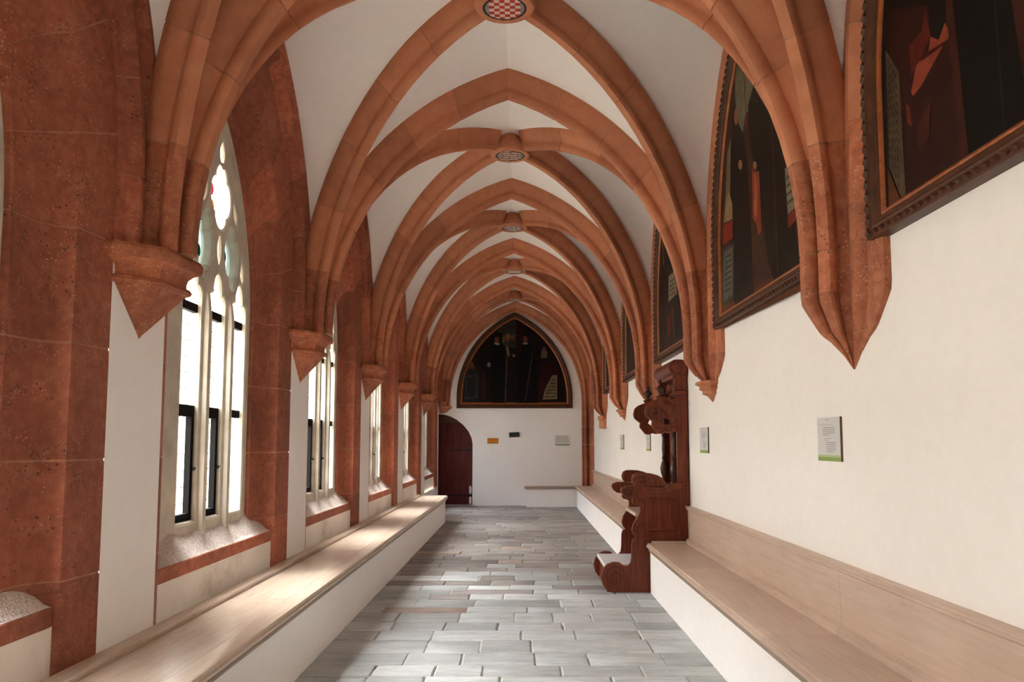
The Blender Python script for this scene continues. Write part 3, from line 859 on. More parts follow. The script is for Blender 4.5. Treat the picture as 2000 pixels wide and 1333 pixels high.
# cut-off foot of the end arch over the door
e = empty('corbel', (XC - S_T, YEND, 0)); tag(e, 'fluted red stone foot of the end arch above the door', 'corbel')
rr = lambda f_, z: [(-0.03, -0.17 * f_, z), (0.10 * f_, -0.16 * f_, z), (0.17 * f_, -0.11 * f_, z), (0.19 * f_, -0.09 * f_, z), (0.26 * f_, -0.075 * f_, z), (0.27 * f_, 0, z), (-0.03, 0, z)]
MB().loft([rr(0.15, 2.34), rr(0.55, 2.38), rr(1.0, 2.48), rr(1.0, 2.52)]).build('foot_stone', 'red_stone', e, 25)

# ------------------------------------------------------------------ roof bosses
def clipc(x, y, r):
    d = math.hypot(x, y)
    return (x, y) if d <= r else (x * r / d, y * r / d)
def boss(k, form, label):
    e = empty('vault_boss', (XC, P(k) + HB, 4.97)); tag(e, label, 'roof boss', 'painted bosses of the vault')
    MB().lathe([(0.13, 0.24), (0.16, 0.16), (0.215, 0.10), (0.235, 0.06), (0.24, 0.03), (0.225, 0.008), (0.19, 0.0), (0.172, 0.006), (0.165, 0.012), (0.0, 0.012)][::-1], 0, 0, 28, 0).build('collar', 'red_stone', e, 40)
    m = MB(); r = 0.163; n = 24
    cell = 0.0425; z = 0.0075
    ring_o = [(0.172 * math.cos(2 * pi * i / n), 0.172 * math.sin(2 * pi * i / n), 0.0065) for i in range(n)]
    ring_i = [(0.155 * math.cos(2 * pi * i / n), 0.155 * math.sin(2 * pi * i / n), 0.0065) for i in range(n)]
    m.add(ring_o + ring_i, [(i, (i + 1) % n, n + (i + 1) % n, n + i) for i in range(n)], 2)
    cols = 8 if form == 'check' else 16
    st = 2 * r / cols; rws = 8 if form == 'check' else 20; sr = 2 * r / rws
    for i in range(cols):
        for j in range(rws):
            x0, y0 = -r + i * st, -r + j * sr
            q = [clipc(*p, r) for p in ((x0, y0), (x0 + st, y0), (x0 + st, y0 + sr), (x0, y0 + sr))]
            ar = sum(q[a][0] * q[(a + 1) % 4][1] - q[(a + 1) % 4][0] * q[a][1] for a in range(4))
            if abs(ar) < 1e-6: continue
            xm = x0 + st / 2; ym = y0 + sr / 2
            if abs(xm) > 0.122: mi = {'check': 3, 'wave': 3, 'grey': 0, 'pink': 3, 'green': 3}[form]
            elif form == 'check': mi = (i + j) % 2
            elif form == 'wave': mi = 4 if math.sin(ym * 95 + 1.6 * math.sin(xm * 40)) > -0.1 else 1
            elif form == 'grey': mi = random.choice((1, 1, 3, 3, 4))
            elif form == 'pink': mi = 1 if abs(ym) < 0.08 else 3
            else: mi = random.choice((3, 3, 1))
            m.add([(a, b, z) for a, b in q], [(0, 1, 2, 3)], mi)
    m.build('painted_shield', ['boss_red', 'boss_white', 'boss_black', 'boss_grey', 'boss_brown'], e)
boss(1, 'check', 'round boss with red and white checkered shield at the top')
boss(2, 'wave', 'round boss painted with wavy brown and white stripes')
boss(3, 'grey', 'round boss with mottled grey shield and red ends')
boss(4, 'pink', 'small round boss with a pale pinkish field')
boss(5, 'green', 'smallest grey-green boss close above the end painting')

# ------------------------------------------------------------------ benches
def prof_y(mb, prof, y0, y1, mi=0):
    return mb.prism(prof, lambda p, q, t_: (p, t_, q), y0, y1, mi)
YB_END = 16.2
e = empty('wall_bench', (-1.8, 7, 0)); off = (1.8, -7, 0)
tag(e, 'long bench under the windows with pale boards on a white plinth', 'bench')
MB().box(XL, -1.52, YBACK, YB_END - 0.05, 0, 0.468).build('plinth', 'plaster', e, loc=off)
nose = [(-1.475, 0.478), (-1.468, 0.488), (-1.470, 0.500), (-1.480, 0.508), (-1.478, 0.516), (-1.484, 0.526), (-1.498, 0.530)]
cuts = [YBACK, 1.0, 3.25, 5.55, 8.05, 10.35, 12.6, 14.4, YB_END]
for a, b in zip(cuts[:-1], cuts[1:]):
    prof_y(MB(), [(-1.99, 0.468), (-1.60, 0.468), (-1.60, 0.530), (-1.99, 0.530)], a + 0.002, b - 0.002).build('seat_board', 'bench_wood_pale', e, loc=off)
    prof_y(MB(), [(-1.598, 0.468), (-1.50, 0.468)] + nose + [(-1.598, 0.530)], a + 0.0015, b - 0.0015).build('nosing_board', 'bench_wood_pale', e, 30, loc=off)
    prof_y(MB(), [(-1.56, 0.435), (-1.502, 0.435), (-1.494, 0.45), (-1.485, 0.467), (-1.56, 0.467)], a, b).build('bed_moulding', 'bench_edge', e, 30, loc=off)
    prof_y(MB(), [(XL, 0.50), (-1.997, 0.50), (-1.997, 0.548), (-2.005, 0.556), (XL, 0.558)], a + 0.001, b - 0.003).build('back_batten', 'bench_wood_pale', e, loc=off)
MB().box(-1.99, -1.50, YB_END - 0.02, YB_END + 0.015, 0.475, 0.532, 0, 0.006).build('end_strip', 'bench_wood_pale', e, loc=off)

YS0, YS1 = 8.65, 9.52           # stall sides
def right_bench(y0, y1, cuts, label, ends):
    e = empty('wall_bench', (1.6, (y0 + y1) / 2, 0)); off = (-1.6, -(y0 + y1) / 2, 0)
    tag(e, label, 'bench', 'benches along the picture wall')
    MB().box(1.385, XR, y0, y1, 0, 0.452).build('plinth', 'plaster', e, loc=off)
    cuts = [y0] + cuts + [y1]
    nz = [(1.352, 0.478), (1.343, 0.490), (1.346, 0.503), (1.356, 0.508), (1.354, 0.516), (1.362, 0.524), (1.376, 0.526)]
    for a, b in zip(cuts[:-1], cuts[1:]):
        a += 0.0015; b -= 0.0015
        prof_y(MB(), [(1.42, 0.468)] + [(1.374, 0.468)] + nz + [(1.42, 0.526)], a, b).build('nosing_board', 'bench_wood', e, 30, loc=off)
        prof_y(MB(), [(1.422, 0.468), (1.78, 0.468), (1.78, 0.525), (1.422, 0.525)], a, b).build('seat_board', 'bench_wood', e, loc=off)
        prof_y(MB(), [(1.42, 0.430), (1.378, 0.430), (1.372, 0.447), (1.364, 0.467), (1.42, 0.467)], a, b).build('bed_moulding', 'bench_edge', e, 30, loc=off)
        prof_y(MB(), [(1.800, 0.525), (1.79, 0.890), (XR, 0.890), (XR, 0.525)], a, b).build('back_board', 'bench_wood', e, loc=off)
        prof_y(MB(), [(1.768, 0.525), (1.766, 0.547), (1.776, 0.556), (1.774, 0.565), (1.790, 0.578), (1.802, 0.580), (1.81, 0.525)], a, b).build('base_moulding', 'bench_wood', e, 30, loc=off)
        prof_y(MB(), [(1.792, 0.872), (1.778, 0.885), (1.776, 0.900), (1.770, 0.905), (1.770, 0.916), (1.776, 0.922), (XR, 0.922), (XR, 0.872)], a, b).build('cap_moulding', 'bench_wood', e, 30, loc=off)
    if ends:
        MB().box(1.40, 1.77, y1 - 0.035, y1 - 0.003, 0.525, 0.548, 0, 0.004).build('end_batten', 'bench_wood', e, loc=off)
right_bench(YBACK, YS0 - 0.03, [-0.2, 2.1, 4.55, 6.9], 'long wooden wall bench nearer than the stall, panelled back, white plinth', True)
right_bench(YS1 + 0.06, YEND - 0.5, [12.2, 14.9, 17.6], 'wooden wall bench running from the stall to the end wall', False)
x0 = at_y(1024, 960, 19.88)[0]
e = empty('wall_bench', ((x0 + XR) / 2, YEND - 0.25, 0)); off = (-(x0 + XR) / 2, -(YEND - 0.25), 0)
tag(e, 'short bench with dark board against the end wall', 'bench')
MB().box(x0 + 0.05, XR, YEND - 0.44, YEND, 0, 0.45).build('plinth', 'plaster', e, loc=off)
MB().box(x0, XR, YEND - 0.48, YEND, 0.452, 0.50, 0, 0.008).build('seat_board', 'bench_edge', e, loc=off)

# ------------------------------------------------------------------ arched paintings
def flat(m, pts, layer, mi):
    m.add([(a, 0.030 + 0.0006 * layer, b) for a, b in pts], [tuple(range(len(pts)))], mi)
def lunette(e, hw, zb, zs, c_, base, shapes, fw=0.13):
    """framed arched canvas; local x along the wall, +y out of it. shapes: [(rgb, [(a,b)..])]"""
    prof = [(0.0, 0.0), (0.072, 0.0), (0.078, 0.006), (0.078, 0.042), (0.070, 0.048), (0.074, 0.056), (0.070, 0.066), (0.052, 0.078), (0.050, 0.098), (0.040, 0.104)]
    gilt = [(0.030, 0.100), (0.046, 0.104), (0.050, 0.112), (0.046, 0.122), (0.034, 0.130), (0.024, fw), (0.020, fw)]
    body = prof + [(0.024, 0.112), (0.0, 0.112)]
    lumps = MB()
    def lump(p, tang, L, w, h):
        p = Vector(p); tn = Vector(tang).normalized(); o_ = Vector((0, 1, 0)); s_ = tn.cross(o_)
        q = [p + tn * L, p + s_ * w, p - tn * L, p - s_ * w]
        q2 = [p + tn * L * 0.45 + s_ * w * 0.3 + o_ * h, p - tn * L * 0.45 - s_ * w * 0.3 + o_ * h]
        k = [x_[:] for x_ in q + q2]
        lumps.add(k, [(0, 1, 4), (1, 2, 5, 4), (2, 3, 5), (3, 0, 4, 5)])
    for sy in (-1, 1):
        arc = Arc((sy * hw, 0), (-sy, 0), hw, c_, zs, side=-sy)
        for pr, nm, mt in ((body, 'frame_rail', 'frame_wood'), (gilt, 'gilt_fillet', 'gilt')):
            rings = [[arc.pt(zb - zs + v, u, v) for u, v in pr]] + arc.sweep(pr, 0, 1.0, 22)
            rail = MB().loft(rings).build(nm, mt, e if nm == 'frame_rail' else rail, 35)
        L = arc.length(); Ls = zs - zb; n = int((L + Ls) / 0.062)
        for i in range(n):
            d = (i + 0.5) * 0.062
            t_ = d - Ls if d < Ls else (d - Ls) / L
            p = arc.pt(t_, 0.076, 0.024); q = arc.pt(t_ + 0.004, 0.076, 0.024)
            lump(p, Vector(q) - Vector(p), 0.030, 0.020, 0.016)
    for pr, nm, mt in ((body, 'frame_rail', 'frame_wood'), (gilt, 'gilt_fillet', 'gilt')):
        rail = MB().loft([[(sx * (hw - v), u, zb + v) for u, v in pr] for sx in (-1, 1)]).build(nm, mt, e if nm == 'frame_rail' else rail, 35)
    n = int(2 * hw / 0.062)
    for i in range(n): lump((-hw + (i + 0.5) * 0.062, 0.076, zb + 0.024), (1, 0, 0), 0.030, 0.018, 0.014)
    tag(lumps.build('carved_border', 'frame_carved', e), kind='stuff')
    # canvas: the arched outline plus flat painted areas
    a0 = Arc((-hw, 0), (1, 0), hw, c_, zs); a1 = Arc((hw, 0), (-1, 0), hw, c_, zs)
    v = fw - 0.012
    g = lambda p: (p[0], p[2])
    out = [(-hw + v, zb + v)] + [g(a0.pt(i / 16, 0, v)) for i in range(17)] + [g(a1.pt(i / 16, 0, v)) for i in range(15, -1, -1)] + [(hw - v, zb + v)]
    m = MB(); mats = [pig(base)]; flat(m, out, 0, 0)
    for i, (rgb, pts) in enumerate(shapes):
        mt = pig(rgb)
        if mt not in mats: mats.append(mt)
        flat(m, pts, 1 + i * 0.4, mats.index(mt))
    me = make_mesh('canvas', m.v, m.f, mats, m.fm, None, False)
    link('canvas', me, e)
def ell(cx, cy, rx, ry, n=14): return [(cx + rx * math.cos(2 * pi * i / n), cy + ry * math.sin(2 * pi * i / n)) for i in range(n)]
def strip(a, b, w): 
    (x0, y0), (x1, y1) = a, b
    return [(x0 - w, y0), (x0 + w, y0), (x1 + w, y1), (x1 - w, y1)]
def text_rows(x0, x1, y0, y1, n, rgb, skew=0.0, seed=1):
    r = random.Random(seed); out = []
    for i in range(n):
        yy = y0 + (y1 - y0) * (i + 0.5) / n; h = abs(y1 - y0) / n * 0.28
        x = x0
        while x < x1 - 1e-6:
            w = (x1 - x0) * r.uniform(0.08, 0.22); xe = min(x1, x + w)
            out.append((rgb, [(x, yy - h), (xe, yy - h), (xe, yy + h), (x, yy + h)])); x = xe + (x1 - x0) * 0.05
    return out
PX = XR - 0.03
def paint_right(k, label, base, px_shapes, extra=()):
    yc = P(k) + HB
    e = empty('arched_painting', (XR, yc, 2.62)); e.rotation_euler[2] = pi / 2
    tag(e, label, 'painting', 'arched paintings between the springers')
    shapes = []
    for rgb, pts in px_shapes:
        rgb = tuple(int(v * 0.82) for v in rgb)
        q = []
        for px, py in pts:
            yw, zw = at_x(px, py, PX); q.append((yw - yc, zw - 2.62))
        shapes.append((rgb, q))
    shapes += list(extra)
    lunette(e, 1.22, 0.0, TS_R['zs'] - 2.62, TS_R['c'], base, shapes)
ROBE = (36, 25, 19)
# picture 1: robed figures, inscription tablets, red vestment
s1 = [((104, 58, 34), [(1406, 645), (1409, 596), (1440, 588), (1500, 545), (1580, 520), (1582, 560)]),
      ((118, 110, 84), [(1436, 150), (1441, 112), (1462, 128), (1482, 170), (1488, 222), (1470, 214), (1456, 222), (1450, 262), (1440, 256), (1436, 205)]),
      ((84, 84, 74), [(1437, 262), (1447, 250), (1450, 268), (1443, 292)]),
      ((120, 104, 80), [(1420, 300), (1428, 268), (1432, 300), (1424, 400), (1416, 410)]),
      (ROBE, [(1430, 240), (1436, 196), (1443, 242), (1452, 262), (1462, 330), (1466, 430), (1474, 560), (1466, 596), (1456, 586), (1448, 604), (1436, 594), (1428, 560), (1426, 420), (1427, 300)]),
      ((150, 96, 62), ell(1438, 228, 4, 17)), ((160, 108, 68), ell(1446.5, 322, 4, 10)),
      (ROBE, [(1462, 205), (1472, 168), (1486, 190), (1516, 236), (1540, 300), (1552, 420), (1562, 520), (1548, 536), (1536, 528), (1524, 556), (1512, 548), (1504, 524), (1494, 470), (1486, 400), (1478, 330), (1468, 300), (1464, 250)]),
      ((150, 64, 44), [(1469, 326), (1475, 336), (1483, 334), (1486, 392), (1488, 450), (1482, 460), (1477, 436), (1471, 428), (1470, 372)]),
      ((176, 96, 62), [(1474, 340), (1479, 345), (1479, 424), (1474, 420)]), ((150, 100, 64), ell(1475, 323, 4, 8)),
      ((112, 56, 30), strip((1451, 96), (1476, 588), 0.9)), ((96, 48, 28), strip((1508, 232), (1521, 556), 0.8)),
      ((156, 126, 88), [(1414, 436), (1418, 392), (1424, 372), (1431, 398), (1432, 428)]), ((138, 46, 26), [(1412, 480), (1414, 440), (1432, 430), (1432, 466)]),
      ((72, 70, 62), [(1411, 598), (1413, 488), (1434, 474), (1434, 580)]), ((104, 100, 88), [(1413.5, 590), (1415.5, 494), (1432, 482), (1432, 574)]),
      ((140, 128, 104), [(1540, 420), (1534, 330), (1566, 300), (1568, 390)]), ((132, 48, 30), [(1541, 446), (1540, 422), (1568, 392), (1568, 420)])]
for i in range(7):
    yy = 502 + i * 11; s1.append(((58, 56, 50), [(1417, yy + 4), (1417, yy), (1430, yy - 8), (1430, yy - 4)]))
for i in range(4):
    yy = 345 + i * 17; s1.append(((84, 74, 60), [(1538, yy + 6), (1538, yy), (1564, yy - 22), (1564, yy - 16)]))
paint_right(1, 'tall arched painting of dark-robed monks, red vestment and tablets, second from camera', (58, 36, 25), s1)
# picture 0: dark, red cloth, long inscription tablet
s0 = [((52, 24, 16), [(1735, 20), (1870, 0), (1880, 330), (1800, 400), (1760, 420), (1740, 200)]),
      ((20, 15, 12), [(1810, -60), (1855, -60), (1846, 68), (1832, 76), (1816, 70)]),
      ((96, 30, 20), [(1776, 90), (1800, 60), (1808, 20), (1818, 70), (1792, 130), (1780, 150)]),
      ((150, 66, 46), [(1780, 180), (1790, 128), (1814, 100), (1818, 72), (1834, 78), (1846, 44), (1858, 70), (1846, 82), (1800, 168), (1784, 188)]),
      ((70, 22, 16), [(1800, 110), (1856, 74), (1854, 80), (1800, 120)]),
      ((112, 42, 28), [(1770, 200), (1778, 210), (1782, 248), (1772, 240)]),
      ((18, 14, 11), [(1850, -20), (1990, -40), (2010, 290), (1900, 340), (1882, 330), (1868, 120)]),
      ((66, 30, 19), [(1846, -10), (1860, -12), (1896, 330), (1880, 336)]), ((46, 40, 36), strip((1943, -10), (1966, 292), 1.5)),
      ((64, 30, 20), [(1972, -30), (2030, -60), (2030, 180), (2000, 150)]),
      ((74, 34, 22), [(1792, 250), (1818, 200), (1816, 268), (1796, 290)]),
      ((94, 76, 58), [(1731, 98), (1757, 140), (1772, 412), (1738, 326)]),
      ((98, 52, 28), [(1736, 330), (1764, 400), (1762, 414), (1738, 428)])]
r_ = random.Random(3)
for i in range(13):
    f_ = (i + 0.7) / 14.5
    a = (1731 + 7 * f_ + 3, 100 + 222 * f_); b = (1757 + 14 * f_ - 4, 140 + 262 * f_)
    for j in range(4):
        g0, g1 = j / 4 + r_.uniform(0, .04), (j + 1) / 4 - r_.uniform(.04, .1)
        p = (a[0] + (b[0] - a[0]) * g0, a[1] + (b[1] - a[1]) * g0); q = (a[0] + (b[0] - a[0]) * g1, a[1] + (b[1] - a[1]) * g1)
        s0.append(((42, 28, 20), [p, q, (q[0] + .3, q[1] + 7), (p[0] + .3, p[1] + 7)]))
paint_right(0, 'dark arched painting with red cloth and inscription tablet, cropped at the picture edge', (24, 15, 11), s0)
s2 = [((70, 46, 30), [(1276, 705), (1279, 690), (1330, 655), (1334, 668)]),
      (ROBE, [(1286, 480), (1292, 470), (1300, 520), (1302, 640), (1296, 690), (1284, 690), (1283, 560)]),
      (ROBE, [(1300, 500), (1312, 480), (1326, 560), (1330, 650), (1310, 670), (1304, 640)]),
      ((112, 84, 56), strip((1294, 470), (1296, 520), 1.2)), ((96, 62, 40), strip((1290, 500), (1291, 560), 0.8)),
      ((146, 128, 98), [(1306, 590), (1306, 540), (1321, 527), (1322, 574)]), ((104, 36, 24), [(1304, 660), (1303, 620), (1310, 612), (1311, 650)]),
      ((120, 84, 52), strip((1313, 600), (1317, 660), 0.8))]
for i in range(4): s2.append(((84, 70, 52), [(1308, 553 + i * 9), (1308, 550 + i * 9), (1319, 542 + i * 9), (1319, 545 + i * 9)]))
paint_right(2, 'arched painting of robed figures with pale tablet, above the carved stall', (46, 29, 20), s2)
gen = [(ROBE, [(-0.6, 0.3), (-0.15, 0.3), (-0.2, 1.5), (-0.38, 1.75), (-0.55, 1.5)]), (ROBE, [(0.1, 0.3), (0.6, 0.3), (0.5, 1.5), (0.33, 1.75), (0.15, 1.5)]),
       ((150, 98, 66), ell(-0.38, 1.72, 0.08, 0.11)), ((150, 98, 66), ell(0.33, 1.72, 0.08, 0.11)), ((120, 108, 84), [(-0.95, 0.25), (-0.7, 0.25), (-0.7, 0.75), (-0.95, 0.75)])]
paint_right(3, 'narrow-looking sliver of a framed painting beyond the stall', (40, 26, 18), [], gen)
paint_right(4, 'farthest small sliver of a framed painting before the end wall', (38, 25, 18), [], gen)
# picture on the end wall
xa, zb_ = at_y(892, 798, YEND); xb, _ = at_y(1118, 797, YEND); _, zap = at_y(1003, 612, YEND)
xm, hw = (xa + xb) / 2, (xb - xa) / 2
e = empty('arched_painting', (xm, YEND, zb_)); e.rotation_euler[2] = pi
tag(e, 'large dark lunette painting of two monks on the end wall', 'painting')
stilt = 0.25; cc = c_for(hw, zap - zb_ - stilt)
def ep(pts):
    out = []
    for px, py in pts:
        x, z = at_y(px, py, YEND - 0.03); out.append((-(x - xm), z - zb_))
    return out
se = [((58, 56, 50), [(968, 660), (972, 644), (992, 632), (1003, 620), (1008, 626), (1008, 680), (985, 678), (972, 672)]),
      ((120, 92, 62), [(978, 664), (986, 655), (1006, 655), (1006, 662), (990, 672), (980, 670)]), ((56, 60, 44), [(984, 676), (986, 664), (1000, 664), (1006, 672), (1004, 680)]),
      ((46, 18, 14), [(1008, 622), (1022, 632), (1022, 690), (1008, 690)]),
      ((12, 10, 9), [(962, 790), (955, 720), (960, 690), (968, 650), (980, 650), (982, 672), (990, 700), (988, 790)]), ((14, 11, 10), [(1008, 790), (1014, 700), (1022, 668), (1034, 668), (1046, 700), (1050, 790)]),
      ((132, 74, 46), ell(970.5, 664, 4.6, 8)), ((190, 180, 164), [(965, 669), (976, 671), (974, 675), (966, 673)]), ((12, 10, 9), [(964, 660), (966, 652), (979, 652), (980, 657)]),
      ((124, 70, 46), ell(1026, 664, 4.2, 7.5)), ((170, 160, 146), [(1021, 670), (1031, 670), (1030, 673), (1022, 673)]),
      ((150, 100, 64), ell(992, 660, 3.5, 9)), ((108, 92, 62), strip((991, 660), (987, 786), 0.9)), ((88, 78, 58), strip((1040, 690), (1026, 784), 0.8)),
      ((150, 118, 84), [(988, 680), (992, 676), (996, 694), (993, 698)]), ((160, 124, 88), ell(1003.5, 695, 3, 3)), ((150, 140, 124), ell(955, 713, 3.5, 5)),
      ((44, 42, 42), [(905, 786), (905, 724), (936, 722), (936, 784)]), ((66, 63, 62), [(908, 780), (908, 734), (933, 732), (933, 778)]), ((40, 37, 37), [(912, 776), (912, 738), (929, 737), (929, 775)]),
      ((124, 84, 34), ell(920, 712, 5, 5)), ((110, 70, 30), [(911, 722), (914, 714), (926, 714), (929, 721)]),
      ((70, 18, 16), [(942, 780), (940, 745), (946, 722), (950, 745), (948, 778)]), ((52, 18, 18), [(1050, 762), (1054, 712), (1066, 704), (1084, 706), (1092, 740), (1090, 776), (1052, 784)]),
      ((110, 88, 66), [(1056, 700), (1058, 684), (1063, 677), (1069, 688), (1068, 700)]), ((150, 128, 94), [(1060, 781), (1064, 762), (1078, 734), (1088, 733), (1088, 780)])]
se = [(tuple(int(v * 0.72) for v in rgb), ep(pts)) for rgb, pts in se]
for i in range(6):
    yy = 742 + i * 6.4; x0_ = 1080 - (yy - 734) * 0.40
    se.append(((60, 48, 36), ep([(x0_, yy), (1085, yy), (1085, yy + 2.2), (x0_, yy + 2.2)])))
lunette(e, hw, 0.0, stilt, cc, (20, 13, 11), se, 0.16)

# ------------------------------------------------------------------ wall panels and signs
def right_panel(pl, pr, pt, pb, label, detail):
    """px of far edge, near edge; top and bottom at the far edge"""
    X = XR - 0.012
    y1 = at_x(pl, (pt + pb) / 2, X)[0]; y0 = at_x(pr, (pt + pb) / 2, X)[0]
    z1 = at_x(pl, pt, X)[1]; z0 = at_x(pl, pb, X)[1]
    ym, w, h = (y0 + y1) / 2, (y1 - y0) / 2, z1 - z0
    e = empty('info_panel', (XR, ym, z0)); tag(e, label, 'info panel', 'information panels on the plaster')
    bd = MB().box(-0.012, 0.0, -w, w, 0, h).build('board', ['panel_grey'], e)
    MB().box(-0.0118, 0.0002, -w - 0.004, -w - 0.0002, 0, h).build('board_edge', 'panel_edge', e)
    F = lambda a0, a1, b0, b1, c_=0: [(-0.0124 - c_ * 0.0003, w - 2 * w * a0, h * b0), (-0.0124 - c_ * 0.0003, w - 2 * w * a1, h * b0), (-0.0124 - c_ * 0.0003, w - 2 * w * a1, h * b1), (-0.0124 - c_ * 0.0003, w - 2 * w * a0, h * b1)]
    m = MB(); m.add(F(0, 1, 0, 0.09), [(0, 1, 2, 3)], 0); m.add(F(0, 1, 0.09, 0.14), [(0, 1, 2, 3)], 1)
    m.build('green_band', ['panel_green', 'panel_green_pale'], bd)
    m = MB()
    rows_ = [(0.40, 0.55, 0.945, 0), (0.08, 0.72, 0.835, 1)] + [(0.25, 0.80 - (0.27 if i == 4 else 0), 0.765 - 0.042 * i, 0) for i in range(5)] + [(0.33, 0.62, 0.515, 1), (0.33, 0.5, 0.475, 1)] + [(0.40, 0.82 - (0.12 if i == 5 else 0), 0.425 - 0.042 * i, 0) for i in range(6)]
    for a0, a1, b, mi in rows_:
        m.add(F(a0, a1, b - 0.006, b + 0.006, 1), [(0, 1, 2, 3)], mi)
    m.build('print_lines', ['print_grey', 'print_pale'], bd)
right_panel(1597, 1641, 817.5, 900, 'grey information panel with green foot on the bare wall, nearest one', 2)
right_panel(1367, 1382.5, 836, 885, 'information panel on the wall just before the carved stall', 2)
right_panel(1262, 1269.5, 847, 881, 'information panel seen between the stall wings', 1)
right_panel(1211.5, 1217.5, 850, 878, 'farthest information panel on the picture wall, beyond the stall', 1)

def end_box(name, px0, px1, py0, py1, mat, depth=0.012, base=None):
    x0_, z1_ = at_y(px0, py0, YEND); x1_, z0_ = at_y(px1, py1, YEND)
    e = empty(name, ((x0_ + x1_) / 2, YEND, z0_)); w, h = (x1_ - x0_) / 2, z1_ - z0_
    MB().box(-w, w, -depth, 0, 0, h, 0, 0.003).build('plate', mat, e)
    return e, w, h
e, w, h = end_box('info_panel', 1084, 1112, 851, 870.5, 'panel_grey', 0.02)
tag(e, 'grey landscape information panel on the end wall', 'info panel')
MB().box(-w, w, -0.0215, -0.0202, 0, h * 0.10).build('green_band', 'panel_green', e)
m = MB()
for i in range(7):
    z = h * (0.85 - i * 0.09); m.add([(-w * 0.8, -0.0205, z), (w * 0.1 - (i % 3) * 0.02, -0.0205, z), (w * 0.1 - (i % 3) * 0.02, -0.0205, z + h * 0.03), (-w * 0.8, -0.0205, z + h * 0.03)], [(0, 1, 2, 3)])
    m.add([(w * 0.2, -0.0205, z), (w * 0.85, -0.0205, z), (w * 0.85, -0.0205, z + h * 0.03), (w * 0.2, -0.0205, z + h * 0.03)], [(0, 1, 2, 3)])
m.build('print_lines', 'print_pale', e)
e, w, h = end_box('notice_sign', 952, 973.5, 856.5, 867, 'sign_border', 0.012)
tag(e, 'small orange-yellow sign with dark lettering on the end wall', 'sign')
yf_ = MB().box(-w * 0.93, w * 0.93, -0.0135, -0.0122, h * 0.08, h * 0.92).build('yellow_face', 'sign_yellow', e)
for txt, zz, sc_ in (('Bitte nicht', 0.56, 1.0), ('rauchen!', 0.17, 1.0)):
    cu = bpy.data.curves.new('lettering', 'FONT'); cu.body = txt; cu.align_x = 'CENTER'; cu.size = h * 0.42 * sc_; cu.extrude = 0.0005
    cu.materials.append(M('sign_border'))
    tmp = bpy.data.objects.new('lettering_tmp', cu); COL.objects.link(tmp); bpy.context.view_layer.update()
    tme = bpy.data.meshes.new_from_object(tmp.evaluated_get(bpy.context.evaluated_depsgraph_get())); bpy.data.objects.remove(tmp)
    to = link('lettering', tme, yf_)
    to.location = (0, -0.0142, h * zz); to.rotation_euler = (pi / 2, 0, 0)
e, w, h = end_box('black_plate', 994.5, 1015, 845, 854.5, 'black_print', 0.03)
e.rotation_euler[1] = math.radians(-2.5)
tag(e, 'small tilted black plate on the end wall below the painting', 'plate')
MB().box(-w * 0.9, -w * 0.78, -0.033, -0.0302, h * 0.1, h * 0.9).build('edge_strip', 'panel_edge', e)

# ------------------------------------------------------------------ door in the recess
YD = YEND + DEPTH - 0.06
e = empty('door_1', (-1.8, YD, 0)); off = (1.8, -YD, 0)
tag(e, kind='structure', label='dark red plank door with iron strap hinges in the arched recess')
xl, xr = -2.28, xr_open + 0.02
n = 6
for i in range(n):
    a, b = xl + (xr - xl) * i / n, xl + (xr - xl) * (i + 1) / n
    MB().box(a + 0.002, b - 0.002, YD, YD + 0.05, 0.012, 2.12, 0, 0.005).build('plank', 'door_wood', e, loc=off)
MB().box(XD, xr, YD - 0.02, YD + 0.06, 2.125, 2.45).build('lintel', 'lintel_wood', e, loc=off)
MB().box(XD, xl - 0.004, YD - 0.02, YD + 0.06, 0, 2.125).build('door_post', 'door_wood', e, loc=off)
for py, px in ((880, 884), (968, 880)):
    x0_, zz = at_y(px, py, YD)
    m = MB().box(x0_, xr, YD - 0.012, YD, zz - 0.022, zz + 0.022)
    m.add([(x0_ - 0.05, YD - 0.006, zz), (x0_, YD - 0.006, zz - 0.035), (x0_, YD - 0.006, zz + 0.035)], [(0, 1, 2)])
    m.build('strap_hinge', 'iron_dark', e, loc=off)
m = MB()
for px, py in ((886, 877), (886, 883.5), (870, 877), (870, 884), (901, 884)):
    x0_, zz = at_y(px, py, YD); m.lathe([(0.0, YD - 0.012), (0.010, YD - 0.008), (0.011, YD)], x0_, zz, 8, 0, 'y')
m.build('nail_head', 'lead', e, loc=off)
xh, zh = at_y(850, 907, YD)
m = MB().box(xh - 0.03, xh + 0.03, YD - 0.012, YD, zh - 0.14, zh + 0.10, 0, 0.004)
m.tube([(xh, YD, zh), (xh, YD - 0.06, zh), (xh + 0.03, YD - 0.07, zh), (xh + 0.13, YD - 0.065, zh + 0.005)], 0.011, 8)
m.build('handle', 'iron', e, 40, loc=off)
x0_, za_ = at_y(919.5, 949, YD - 0.05); _, zb2 = at_y(919.5, 966, YD - 0.05); _, zc2 = at_y(919.5, 970, YD - 0.05); _, zd2 = at_y(919.5, 986, YD - 0.05)
for a, b in ((zb2, za_), (zd2, zc2)):
    MB().lathe([(0.0, a), (0.028, a + 0.02), (0.033, a + 0.06), (0.033, b - 0.06), (0.028, b - 0.02), (0.0, b)], x0_ - 0.01, YD - 0.05, 12).build('white_buffer', 'white_enamel', e, 40, loc=off)
